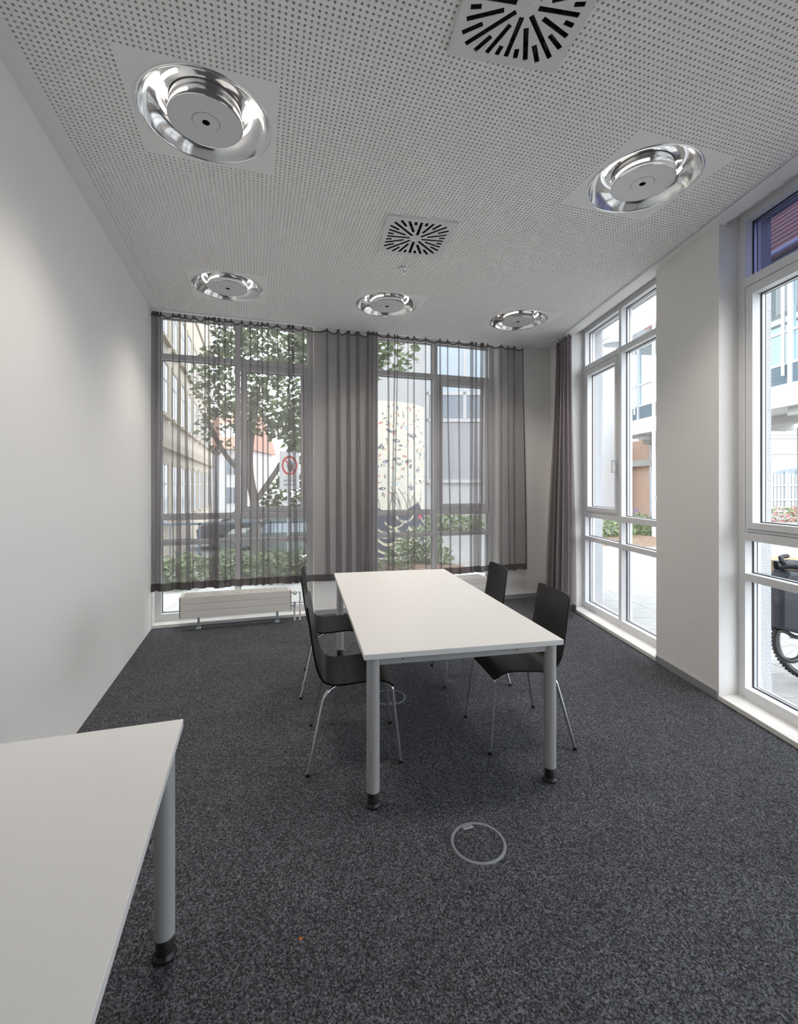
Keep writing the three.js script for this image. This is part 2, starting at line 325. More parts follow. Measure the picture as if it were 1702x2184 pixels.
// ---------------------------------------------------------------- ceiling lamps, vents, sprinkler
const lampLabels = [
  'round polished recessed downlight above the small corner table', 'round polished recessed downlight close to the window piers',
  'round polished recessed downlight near the corner of plain wall and curtains', 'round polished recessed downlight before the curtains, between two others', 'round polished recessed downlight near the gathered curtain corner'];
LIGHTS.forEach(([u, v], k) => {
  const t = thing('ceiling_light', lampLabels[k], 'ceiling light', [u, H, -v], 0, 'recessed ceiling downlights');
  part('trim_ring', lathe([[0.3165, 0.0], [0.3165, -0.003], [0.311, -0.0055], [0.305, -0.004], [0.303, 0.002]], 72), M.chrome, t);
  part('reflector', lathe([[0.304, 0.0], [0.296, 0.022], [0.281, 0.048], [0.262, 0.068], [0.24, 0.082], [0.215, 0.088], [0.19, 0.083], [0.172, 0.07]], 72), M.reflector, t).material.side = THREE.DoubleSide;
  const body = part('center_body', toCreasedNormals(lathe([[0.165, 0.085], [0.173, 0.03], [0.178, -0.008], [0.178, -0.012], [0.175, -0.014]], 72), 0.5), M.reflector, t);
  part('face_disc', [lathe([[0.1748, -0.0138], [0.1748, -0.0118], [0.066, -0.0118]], 64), lathe([[0.0635, -0.0132], [0.0635, -0.0137], [0.0182, -0.0137]], 48)], M.brushed, body).material.side = THREE.DoubleSide;
  part('ring_groove', lathe([[0.066, -0.012], [0.0635, -0.012]], 48), M.black, body).material.side = THREE.DoubleSide;
  part('center_hole', lathe([[0.0185, -0.0139], [0.0185, 0.02], [0.0001, 0.02]], 24), M.void, body).material.side = THREE.DoubleSide;
  // two curved lamps sit in the channel at either side of the body; they light the room through a cone of about 57 degrees
  for (const a of [0, Math.PI]) part('lamp_tube', new THREE.TorusGeometry(0.216, 0.009, 10, 30, 1.5).rotateX(Math.PI / 2).rotateY(a + 0.75 + YAW).translate(0, 0.062, 0), M.lamp, t);
  const spot = new THREE.SpotLight(LAMP_COLOR, LAMP_POWER, 0, deg(62), 0.7, 2);
  spot.position.set(0, -0.03, 0); spot.target.position.set(0, -1, 0); spot.castShadow = true; spot.shadow.radius = 8; spot.shadow.mapSize.set(1024, 1024);
  t.add(spot, spot.target);
  shade(t);
});
VENTS.forEach(({ c, a }, k) => {
  const t = thing('ceiling_vent', k ? 'square white ceiling vent with black radial slots beside the sprinkler' : 'square white radial-slot ceiling vent between plain-wall lamp and window-pier lamp', 'vent', [c[0], H, -c[1]], a, 'square swirl vents in the ceiling');
  const half = 0.249, sh = new THREE.Shape([[-half, -half], [half, -half], [half, half], [-half, half]].map(([x, y]) => new THREE.Vector2(x, y)));
  const vanes = [], L = 0.212;
  for (let i = 0; i < 32; i++) {
    const ang = Math.PI / 4 + i * Math.PI / 16 + 0.02, ca = Math.cos(ang), sa = Math.sin(ang), out = L / Math.max(Math.abs(ca), Math.abs(sa)), kk = i % 8;
    const inn = kk === 0 || kk === 4 ? 0.045 : kk === 2 || kk === 6 ? 0.088 : kk === 1 || kk === 7 ? out - 0.085 : out - 0.042, w = 0.0102;
    const end = kk === 0 ? out - 0.03 : out;
    const off = -0.004;   // the slots are set a little to one side of the rays
    const P = (r, d) => new THREE.Vector2(ca * r - sa * (d + off), sa * r + ca * (d + off));
    const h = new THREE.Path([P(inn, -w), P(inn, w), P(end, w), P(end, -w)]); sh.holes.push(h);
    vanes.push([ang, inn, end, off]);
  }
  const plate = part('face_plate', new THREE.ExtrudeGeometry(sh, { depth: 0.0025, bevelEnabled: false }).rotateX(Math.PI / 2).translate(0, -0.0125, 0), M.vent, t);
  part('rim', [bx(-half, half, -0.0125, 0, -half, -half + 0.002), bx(-half, half, -0.0125, 0, half - 0.002, half), bx(-half, -half + 0.002, -0.0125, 0, -half, half), bx(half - 0.002, half, -0.0125, 0, -half, half)], M.vent, plate);
  part('plenum', [bx(-0.222, 0.222, 0.006, 0.0115, -0.222, 0.222)], M.void, t);
  for (const [ang, inn, end, off] of vanes) {
    const len = end - inn, seg = [], cuts = len > 0.12 ? [0, 0.62, 1] : [0, 1];
    for (let j = 0; j < cuts.length - 1; j++) {
      const l0 = len * cuts[j] + 0.001, l1 = len * cuts[j + 1] - 0.001;
      seg.push(new THREE.CylinderGeometry(0.0088, 0.0088, l1 - l0, 8, 1, true, Math.PI * (0.95 + 0.12 * j), Math.PI * 0.75).rotateZ(-Math.PI / 2).translate(inn + (l0 + l1) / 2, -0.0035, -off));
      seg.push(new THREE.CylinderGeometry(0.0095, 0.0095, 0.0015, 12).rotateZ(-Math.PI / 2).translate(inn + l1, -0.006, -off));
    }
    part('vane', mg(seg).rotateY(ang), M.black, t).material.side = THREE.DoubleSide;
  }
  part('center_cap', lathe([[0.0001, -0.0175], [0.006, -0.0175], [0.0065, -0.0155], [0.03, -0.0152], [0.03, -0.014]], 32), M.vent, t);
  shade(t);
});
{
  const t = thing('sprinkler', 'small chrome sprinkler head hanging from the ceiling beside vent', 'sprinkler', [1.193, H, -3.70]);
  part('escutcheon', lathe([[0.043, 0], [0.042, -0.006], [0.03, -0.011], [0.012, -0.012]], 32), M.chrome, t);
  part('body', lathe([[0.012, -0.01], [0.012, -0.024], [0.007, -0.026], [0.006, -0.032]], 20), M.chrome, t);
  part('frame_arms', [tube([[0.008, -0.024, 0], [0.014, -0.036, 0], [0.004, -0.056, 0]], 0.0022, 12, 6), tube([[-0.008, -0.024, 0], [-0.014, -0.036, 0], [-0.004, -0.056, 0]], 0.0022, 12, 6)], M.chrome, t);
  part('bulb', cyl(0.002, 0.002, 0.026, 0, -0.056, 0, 8), std(0.45, 0.05, 0.04, 0.2), t);
  part('deflector', lathe([[0.0001, -0.0555], [0.014, -0.0555], [0.015, -0.0575], [0.0001, -0.058]], 20), M.chrome, t);
  shade(t);
}

// ---------------------------------------------------------------- tables
function makeTable(label, place, turn, W, L, HT, withSticker) {
  const t = thing('table', label, 'table', place, turn, 'white height-adjustable tables'), x = W / 2, z = L / 2;
  const top = part('tabletop', rb(-x, x, HT - 0.026, HT, -z, z, 0.0015, 2), M.laminate, t);
  const i = 0.049, R = 0.031, rail = 0.036, yt = HT - 0.027;
  const ends = [];
  for (const s of [-1, 1]) {
    ends.push(part('end_rail', rb(-x + i, x - i, yt - rail - 0.004, yt - 0.001, s * (z - i) - 0.014, s * (z - i) + 0.014, 0.003), M.legGrey, t));
    part('side_rail', rb(s * (x - i) - 0.014, s * (x - i) + 0.014, yt - rail - 0.004, yt - 0.001, -z + i, z - i, 0.003), M.legGrey, t);
  }
  for (const sx of [-1, 1]) for (const sz of [-1, 1]) {
    const px = sx * (x - i), pz = sz * (z - i);
    const leg = part('leg', [cyl(R, R, yt - 0.072, px, 0.072, pz, 36)], M.legGrey, t);
    const foot = [lathe([[0.0001, 0.002], [0.034, 0.002], [0.036, 0.006], [0.035, 0.012], [0.028, 0.018], [0.0255, 0.022], [0.0255, 0.074], [0.0001, 0.074]], 32)];
    for (let r = 0; r < 5; r++) foot.push(new THREE.TorusGeometry(0.0255, 0.0022, 8, 28).rotateX(Math.PI / 2).translate(0, 0.03 + r * 0.009, 0));
    part('levelling_foot', mg(foot).translate(px, 0, pz), M.rubber, leg);
  }
  for (const hx of [-x + 0.19, x - 0.24]) part('screw_hole', cyl(0.0032, 0.0032, 0.001, 0, 0, 0, 12).rotateX(Math.PI / 2).translate(hx, yt - 0.018, z - i + 0.0142), M.void, ends[1]);
  if (withSticker) {
    const tex = canvasTex(512, 64, (g, w, h) => {
      g.fillStyle = '#d9d8d2'; g.fillRect(0, 0, w, h); g.fillStyle = '#2a2a2c'; g.font = 'bold 34px sans-serif'; g.textBaseline = 'middle';
      g.fillText('Raum', 44, 34); g.fillText('026', 156, 32); g.fillText('TT', 248, 31); g.fillText('1.2', 312, 30); g.fillText('BT', 386, 29); g.fillStyle = '#b06a6a'; g.fillText('-', 466, 29);
    });
    part('inventory_sticker', new THREE.PlaneGeometry(0.074, 0.0105).translate(x - 0.178, yt - 0.0165, z - i + 0.0144), std(1, 1, 1, 0.6, { map: tex }), ends[1]).userData.label = 'white printed sticker';
  }
  return shade(t);
}
makeTable('white rectangular meeting table with grey round legs and four black chairs', [1.082, 0, -3.041], THREE.MathUtils.degToRad(-5.4), 1.018, 2.022, 0.735, true);
makeTable('white table against the plain wall, without chairs', [-0.633, 0, -0.895], 0, 0.806, 1.6, 0.735, false);

// ---------------------------------------------------------------- chairs
function shellGeometry() {
  const prof = new THREE.CatmullRomCurve3([[-0.277, 0.872], [-0.262, 0.79], [-0.240, 0.67], [-0.217, 0.565], [-0.198, 0.505], [-0.172, 0.464], [-0.13, 0.446], [-0.07, 0.443], [0.01, 0.450], [0.09, 0.455], [0.145, 0.450], [0.185, 0.434], [0.212, 0.412]].map(([x, y]) => V3(x, y, 0)));
  const NI = 90, NJ = 16, th = 0.0105, pos = [], idx = [], len = prof.getLength();
  const at = (i) => { const k = i / NI, d = k * len, e = Math.min(d, len - d), r = 0.026;
    let w = k < 0.45 ? lerp(0.374, 0.40, k / 0.45) : lerp(0.40, 0.408, (k - 0.45) / 0.55);
    if (e < r) w -= 2 * (r - Math.sqrt(Math.max(0, r * r - (r - e) * (r - e))));
    return { p: prof.getPointAt(k), t: prof.getTangentAt(k), w, k }; };
  const skin = (side) => { const base = pos.length / 3;
    for (let i = 0; i <= NI; i++) { const { p, t, w, k } = at(i), n = V3(t.y, -t.x, 0).normalize();   // towards the sitter's side or away from it
      for (let j = 0; j <= NJ; j++) { const f = j / NJ * 2 - 1, bow = (k < 0.4 ? 0.014 * (1 - k / 0.4) : 0) * f * f, off = side * th / 2;
        pos.push(p.x + n.x * off + bow, p.y + n.y * off, f * w / 2); } }
    return base; };
  const A = skin(1), B = skin(-1), W = NJ + 1;
  for (let i = 0; i < NI; i++) for (let j = 0; j < NJ; j++) {
    const a = A + i * W + j, b = B + i * W + j;
    idx.push(a, a + 1, a + W, a + 1, a + W + 1, a + W, b, b + W, b + 1, b + 1, b + W, b + W + 1);
  }
  const edge = (a, b, a2, b2) => idx.push(a, b, a2, b, b2, a2);
  for (let i = 0; i < NI; i++) { edge(A + i * W, A + (i + 1) * W, B + i * W, B + (i + 1) * W); edge(A + (i + 1) * W + NJ, A + i * W + NJ, B + (i + 1) * W + NJ, B + i * W + NJ); }
  for (let j = 0; j < NJ; j++) { edge(A + j + 1, A + j, B + j + 1, B + j); edge(A + NI * W + j, A + NI * W + j + 1, B + NI * W + j, B + NI * W + j + 1); }
  const g = new THREE.BufferGeometry(); g.setAttribute('position', new THREE.Float32BufferAttribute(pos, 3)); g.setIndex(idx);
  return toCreasedNormals(g, 0.9);
}
function makeChair() {
  const t = thing('chair', '', 'chair', [0, 0, 0], 0, 'black plywood chairs at the meeting table');
  part('shell', shellGeometry(), M.ply, t).userData.label = 'bent black plywood seat and back in one piece';
  part('mounting_plate', rb(-0.075, 0.075, 0.427, 0.434, -0.1, 0.1, 0.002), M.black, t);
  for (const s of [-1, 1]) for (const [name, pts] of [
    ['leg', [[0.02, 0.429, s * 0.06], [0.09, 0.431, s * 0.11], [0.165, 0.427, s * 0.165], [0.196, 0.405, s * 0.181], [0.203, 0.36, s * 0.184], [0.222, 0.18, s * 0.197], [0.24, 0.012, s * 0.21]]],
    ['leg', [[-0.01, 0.429, s * 0.06], [-0.07, 0.426, s * 0.11], [-0.142, 0.408, s * 0.172], [-0.170, 0.375, s * 0.19], [-0.184, 0.33, s * 0.198], [-0.222, 0.16, s * 0.23], [-0.256, 0.012, s * 0.256]]],
  ]) {
    const leg = part(name, tube(pts, 0.0095, 60, 14, 0.4), M.legChrome, t), f = pts.at(-1);
    part('foot_cap', cyl(0.0112, 0.0108, 0.016, f[0], 0.0015, f[2], 16), M.rubber, leg);
  }
  return shade(t);
}
const chair0 = makeChair();
[
  ['black plywood chair under the table corner without sticker', 0.552, 2.652, -8.4],
  ['black plywood chair on plain-wall side of the table, nearer the radiator', 0.603, 3.548, -9],
  ['black plywood chair beside the table corner with the sticker', 1.527, 2.512, 173.3],
  ['black plywood chair on window side of the table, nearer the curtains', 1.622, 3.372, 172],
].forEach(([label, u, v, a], k) => {
  const o = k ? chair0.clone() : chair0;
  if (k) { o.name = numbered('chair'); scene.add(o); o.userData = { ...chair0.userData }; }
  o.userData.label = label; o.position.set(u, 0, -v); o.rotation.y = deg(a);
});

// ---------------------------------------------------------------- radiators
function makeRadiator(label, x0, x1) {
  const t = thing('radiator', label, 'radiator', [0, 0, -BACK], 0, 'low white convector radiators'), zf = 0.225, zb = -0.005, y0 = 0.142, y1 = 0.36;
  const rows = 3, ph = (y1 - y0) / rows;
  for (let r = 0; r < rows; r++) part('front_panel', rb(x0, x1, y0 + r * ph + (r ? 0.0012 : 0), y0 + (r + 1) * ph - (r < 2 ? 0.0012 : 0), zf - 0.012, zf, 0.0025), M.radiator, t);
  part('inner_panel', bx(x0 + 0.004, x1 - 0.004, y0, y1 - 0.004, zf - 0.02, zf - 0.011), M.radiator, t);
  part('back_panel', rb(x0, x1, y0, y1, zb, zb + 0.012, 0.002), M.radiator, t);
  for (const [p, q] of [[x0, x0 + 0.012], [x1 - 0.012, x1]]) part('end_panel', rb(p, q, y0, y1, zb, zf, 0.003), M.radiator, t);
  const g = [], nx = Math.round((x1 - x0 - 0.07) / 0.0165), nz = 13, gx0 = x0 + 0.035, gx1 = x1 - 0.035, gz0 = zb + 0.014, gz1 = zf - 0.014;
  for (let i = 0; i <= nx; i++) { const x = lerp(gx0, gx1, i / nx); g.push(bx(x - 0.0023, x + 0.0023, y1 - 0.004, y1 - 0.001, gz0, gz1)); }
  for (let j = 0; j <= nz; j++) { const z = lerp(gz0, gz1, j / nz); g.push(bx(gx0, gx1, y1 - 0.0042, y1 - 0.0008, z - 0.0022, z + 0.0022)); }
  g.push(bx(x0 + 0.01, gx0, y1 - 0.004, y1 - 0.0008, zb + 0.01, zf - 0.01), bx(gx1, x1 - 0.01, y1 - 0.004, y1 - 0.0008, zb + 0.01, zf - 0.01));
  part('top_grille', g, M.radiator, t);
  part('convector_core', bx(x0 + 0.03, x1 - 0.03, y0 + 0.02, y1 - 0.05, zb + 0.03, zf - 0.03), M.fleece, t);
  for (const k of [0.155, 0.87]) {
    const x = lerp(x0, x1, k);
    const leg = part('leg', [bx(x - 0.011, x + 0.011, 0.004, y0 + 0.03, 0.11, 0.132), bx(x - 0.022, x + 0.022, 0.001, 0.006, 0.085, 0.155)], M.steel, t);
    part('leg_clamp', [rb(x - 0.022, x + 0.026, y0 - 0.012, y0 + 0.002, 0.1, 0.142, 0.002), bar([x + 0.02, y0 - 0.006, 0.142], [x + 0.02, y0 - 0.006, 0.155], 0.004, 8)], M.steel, leg);
  }
  const vx = x1 + 0.05;
  part('thermostat_valve', [lathe([[0.0001, 0], [0.02, 0], [0.024, 0.006], [0.024, 0.034], [0.018, 0.044], [0.0001, 0.046]], 20).rotateX(Math.PI / 2).translate(vx - 0.008, 0.318, 0.135), bar([x1, 0.318, 0.14], [vx + 0.05, 0.318, 0.14], 0.009)], M.radiator, t);
  part('pipe', [bar([vx + 0.05, 0.004, 0.14], [vx + 0.05, 0.325, 0.14], 0.0105, 14), new THREE.SphereGeometry(0.0125, 14, 10).translate(vx + 0.05, 0.318, 0.14)], M.radiator, t);
  part('pipe', [bar([vx - 0.01, 0.004, 0.14], [vx - 0.01, 0.165, 0.14], 0.0105, 14)], M.radiator, t);
  part('return_valve', [bar([x1, 0.175, 0.14], [vx - 0.01, 0.175, 0.14], 0.008), bar([vx - 0.01, 0.155, 0.14], [vx - 0.01, 0.215, 0.14], 0.012, 12)], M.alu, t);
  return shade(t);
}
makeRadiator('low white radiator on metal feet, visible below the sheer curtain', -0.746, 0.381);
makeRadiator('low white radiator half hidden behind the meeting table', 1.66, 2.79);

// ---------------------------------------------------------------- curtains
// folds: [place at the top, place at the bottom, width at the top, width at the bottom]; at each the cloth doubles back on itself
function makeCurtain({ name, label, group, place, turn, left, right, folds, z, yTop, yBot, cloth, hemCloth, seed, deep = 0.6, wave = 0.012, belly = 0, sideHem = true }) {
  const t = thing(name, label, 'curtain', place, turn, group), r = rng(seed);
  const sorted = [...folds].sort((a, b) => a[0] + a[1] - b[0] - b[1]);
  const ctl = [], gap = (fa, fb, k, zz, sag) => ctl.push({ a: lerp(fa[0], fb[0], k), b: lerp(fa[1], fb[1], k), z: zz, y: sag, q: (r() - 0.5) * 0.02, j: r() * 6 });
  const L = [left[0], left[1], 0, 0], R = [right[0], right[1], 0, 0];
  ctl.push({ a: L[0], b: L[1], z: 0, y: 0, q: 0, j: 0 });
  let prev = L;
  sorted.concat([R]).forEach((f, i) => {
    const g = f[0] + f[1] - prev[0] - prev[1];
    const span = (k, s) => gap([prev[0] + prev[2] / 2, prev[1] + prev[3] / 2], [f[0] - f[2] / 2, f[1] - f[3] / 2], k, (r() - 0.5) * 2 * wave, s);
    if (g > 0.9) for (const k of [0.1, 0.2, 0.32, 0.42, 0.55, 0.66, 0.78, 0.9]) { span(k, -0.01 - r() * 0.03); ctl.at(-1).z = (Math.round(k * 9) % 2 ? 1 : -1) * (0.02 + r() * 0.012); } else if (g > 0.12) { span(0.3, -0.022 - r() * 0.02); span(0.7, -0.026 - r() * 0.018); } else span(0.5, -0.012 - r() * 0.026);
    if (f === R) { ctl.push({ a: R[0], b: R[1], z: 0.004, y: 0, q: 0, j: 0 }); return; }
    const d = Math.max(0.006, deep * (f[2] + f[3]) / 2), j = r() * 6, q = (r() - 0.5) * 0.02;
    ctl.push({ a: f[0] + f[2] / 2, b: f[1] + f[3] / 2, z: d / 2, y: 0.002, q, j }, { a: f[0] - f[2] / 2, b: f[1] - f[3] / 2, z: -d / 2, y: 0.002, q, j });
    prev = f;
  });
  const SEG = 7, cols = (ctl.length - 1) * SEG;
  function row(tau) {
    const sway = (c) => 0.004 * Math.sin(tau * 4.5 + c.j) * Math.sin(Math.PI * tau);
    const e = tau * tau * (3 - 2 * tau);
    const pts = ctl.map((c) => V3(lerp(c.a, c.b, e) + sway(c), lerp(yTop, yBot, tau) + c.y * Math.exp(-tau * 30) + c.q * Math.exp((tau - 1) * 30), z + c.z * (0.75 + 0.5 * tau) + belly * tau));
    const curve = [];
    for (let i = 0; i < pts.length - 1; i++) {
      const p0 = pts[Math.max(0, i - 1)], p1 = pts[i], p2 = pts[i + 1], p3 = pts[Math.min(pts.length - 1, i + 2)];
      const len = p1.distanceTo(p2), m1 = p2.clone().sub(p0), m2 = p3.clone().sub(p1);
      m1.multiplyScalar(len / Math.max(1e-6, p0.distanceTo(p1) + len)); m2.multiplyScalar(len / Math.max(1e-6, p2.distanceTo(p3) + len));
      for (let k = 0; k < SEG; k++) { const s = k / SEG, s2 = s * s, s3 = s2 * s;
        curve.push(p1.clone().multiplyScalar(2 * s3 - 3 * s2 + 1).addScaledVector(m1, s3 - 2 * s2 + s).addScaledVector(p2, -2 * s3 + 3 * s2).addScaledVector(m2, s3 - s2)); }
    }
    curve.push(pts.at(-1)); return curve;
  }
  function sheet(taus, dz, from = 0, to = cols) {
    const pos = [], uv = [], idx = [], W = to - from + 1;
    taus.forEach((tau) => { const c = row(tau); for (let k = from; k <= to; k++) { pos.push(c[k].x, c[k].y, c[k].z + dz); uv.push(k / SEG * 0.05, c[k].y); } });
    for (let i = 0; i < taus.length - 1; i++) for (let k = 0; k < W - 1; k++) { const a = i * W + k; idx.push(a, a + W, a + 1, a + 1, a + W, a + W + 1); }
    const g = new THREE.BufferGeometry(); g.setAttribute('position', new THREE.Float32BufferAttribute(pos, 3)); g.setAttribute('uv', new THREE.Float32BufferAttribute(uv, 2)); g.setIndex(idx); g.computeVertexNormals(); return g;
  }
  const T = []; for (let i = 0; i <= 40; i++) T.push(i / 40); T.splice(1, 0, 0.006, 0.014); T.splice(T.length - 1, 0, 0.986);
  part('cloth', sheet(T, 0), cloth, t);
  part('heading_tape', sheet([0, 0.005, 0.010], 0.0015), hemCloth, t);
  part('hem', sheet([1 - 0.078 / (yTop - yBot), 0.987, 1], 0.0015), hemCloth, t);
  if (sideHem) part('side_hem', sheet(T, 0.0012, cols - 3, cols), hemCloth, t);
  return shade(t);
}
makeCurtain({ name: 'sheer_curtain', label: 'grey sheer curtain hanging above the low radiator, beside the plain wall', group: 'grey sheer curtains on the back wall', place: [0, 0, -BACK], turn: 0,
  left: [-1.038, -1.04], right: [1.29, 1.30], z: 0.038, yTop: 3.335, yBot: 0.402, cloth: M.sheer, hemCloth: M.sheerHem, seed: 5,
  folds: [[-1.016, -1.02, 0.042, 0.037], [-0.983, -0.992, 0.037, 0.032], [-0.948, -0.961, 0.016, 0.032], [-0.831, -0.831, 0.011, 0.016], [-0.768, -0.777, 0.021, 0.058], [-0.713, -0.685, 0.021, 0.048], [-0.635, -0.635, 0.008, 0.011], [-0.518, -0.518, 0.016, 0.016], [-0.481, -0.457, 0.016, 0.042], [-0.424, -0.414, 0.032, 0.058], [-0.376, -0.404, 0.026, 0.053], [-0.314, -0.309, 0.016, 0.016], [-0.251, -0.256, 0.011, 0.011], [-0.139, -0.144, 0.011, 0.016], [-0.051, -0.046, 0.016, 0.021], [0.029, 0.019, 0.013, 0.016], [0.074, 0.089, 0.016, 0.021], [0.135, 0.14, 0.016, 0.021], [0.242, 0.242, 0.013, 0.016], [0.365, 0.381, 0.032, 0.037], [0.407, 0.449, 0.032, 0.042], [0.523, 0.544, 0.016, 0.026], [0.80, 0.81, 0.02, 0.05], [0.93, 0.94, 0.03, 0.07], [1.05, 1.06, 0.035, 0.06], [1.16, 1.18, 0.04, 0.06]] });
makeCurtain({ name: 'sheer_curtain', label: 'grey sheer curtain before the window that looks at the painted tower', group: 'grey sheer curtains on the back wall', place: [0, 0, -BACK], turn: 0,
  left: [1.262, 1.236], right: [3.385, 3.44], z: 0.075, yTop: 3.338, yBot: 0.40, cloth: M.sheer, hemCloth: M.sheerHem, seed: 9,
  folds: [[1.284, 1.261, 0.031, 0.05], [1.336, 1.318, 0.031, 0.043], [1.382, 1.376, 0.025, 0.031], [1.528, 1.534, 0.019, 0.025], [1.611, 1.582, 0.015, 0.019], [1.647, 1.6, 0.012, 0.015], [1.78, 1.78, 0.009, 0.012], [1.859, 1.859, 0.015, 0.019], [2.007, 2.013, 0.012, 0.012], [2.201, 2.214, 0.019, 0.025], [2.303, 2.341, 0.015, 0.019], [2.458, 2.471, 0.015, 0.019], [2.635, 2.628, 0.043, 0.025], [2.695, 2.695, 0.019, 0.062], [2.782, 2.748, 0.043, 0.031], [2.856, 2.869, 0.012, 0.012], [3.061, 3.061, 0.019, 0.019], [3.158, 3.179, 0.012, 0.019], [3.249, 3.256, 0.019, 0.025]] });
makeCurtain({ name: 'gathered_curtain', label: 'grey curtain gathered in the corner beside the tall window with handle', place: [P0[0], 0, -P0[1]], turn: PHI,
  left: [0.40, 0.13], right: [0.86, 1.06], z: 0.075, yTop: 3.32, yBot: 0.05, cloth: M.drape, hemCloth: M.sheerHem, seed: 14, deep: 0.9, wave: 0.02, belly: 0.03,
  folds: [[0.46, 0.24, 0.05, 0.08], [0.54, 0.42, 0.06, 0.10], [0.62, 0.58, 0.06, 0.08], [0.70, 0.76, 0.05, 0.09], [0.79, 0.93, 0.04, 0.06]] });

// ---------------------------------------------------------------- floor boxes and a scrap
function floorBox(label, u, v, r, turn) {
  const t = thing('floor_box', label, 'floor box', [u, 0.0, -v], turn, 'round floor boxes in the carpet');
  part('ring', lathe([[r, 0.0005], [r - 0.001, 0.004], [r - 0.006, 0.0055], [r - 0.012, 0.005], [r - 0.0135, 0.0015]], 72), M.plastic, t);
  part('joint', lathe([[r - 0.0134, 0.0016], [r - 0.0165, 0.0016]], 72), M.gasket, t).material.side = THREE.DoubleSide;
  part('carpet_lid', metric(new THREE.CylinderGeometry(r - 0.0165, r - 0.0165, 0.003, 64).translate(0, 0.0018, 0)), M.carpet, t);
  const tab = part('cable_flap', rb(-0.024, 0.024, 0.003, 0.0058, -r + 0.008, -r + 0.038, 0.001), M.plastic, t);
  part('flap_slot', bx(-0.021, 0.021, 0.0056, 0.0061, -r + 0.034, -r + 0.0358), M.label, tab);
  part('finger_notch', bx(0.0, 0.006, 0.0056, 0.0061, -r + 0.03, -r + 0.034), M.gasket, tab);
  return shade(t);
}
floorBox('round grey floor box in the open carpet before the table', 0.904, 1.772, 0.117, deg(3));
floorBox('round grey floor box under the meeting table', 0.915, 3.17, 0.117, deg(178));
{
  const g = new THREE.PlaneGeometry(0.012, 0.01, 3, 2).rotateX(-Math.PI / 2), p = g.attributes.position;
  for (let i = 0; i < p.count; i++) p.setY(i, 0.003 + 0.003 * Math.cos(i * 1.7));
  solo('leaf_scrap', g.translate(0.146, 0, -1.573), std(0.55, 0.16, 0.03, 0.8, { side: THREE.DoubleSide }), 'tiny orange scrap of leaf on the carpet', 'scrap');
}

// ================================================================ outside
const E3 = (X, D, y = 0) => { const [u, v] = eye(X, D); return [u, y, -v]; };
const leafGeo = (() => { const g = new THREE.BufferGeometry(); g.setAttribute('position', new THREE.Float32BufferAttribute([0, 0, 0, 0.26, 0.06, 0.45, 0, 0.02, 1, -0.26, 0.06, 0.45], 3)); g.setIndex([0, 1, 2, 0, 2, 3]); g.computeVertexNormals(); return g; })();
function foliage(parent, blobs, count, size, materials, seed, name = 'foliage') {
  const r = rng(seed), per = Math.ceil(count / materials.length), tot = blobs.reduce((s, b) => s + b[3] * b[4] * b[5], 0);
  const pick = () => { let k = r() * tot; for (const b of blobs) { k -= b[3] * b[4] * b[5]; if (k <= 0) return b; } return blobs.at(-1); };
  materials.forEach((mat) => {
    const im = new THREE.InstancedMesh(leafGeo, mat, per), m = new THREE.Matrix4(), q = new THREE.Quaternion(), e = new THREE.Euler();
    for (let i = 0; i < per; i++) {
      const b = pick(), a = r() * 6.283, c = r() * 2 - 1, s = Math.sqrt(1 - c * c), k = 0.55 + 0.45 * Math.cbrt(r()), sz = size * (0.6 + 0.8 * r());
      q.setFromEuler(e.set((r() - 0.5) * 2.4, r() * 6.283, (r() - 0.5) * 2.4));
      im.setMatrixAt(i, m.compose(V3(b[0] + b[3] * k * s * Math.cos(a), b[1] + b[4] * k * c, b[2] + b[5] * k * s * Math.sin(a)), q, V3(sz, sz, sz)));
    }
    im.name = name; im.userData.kind = 'stuff'; parent.add(im);
  });
}
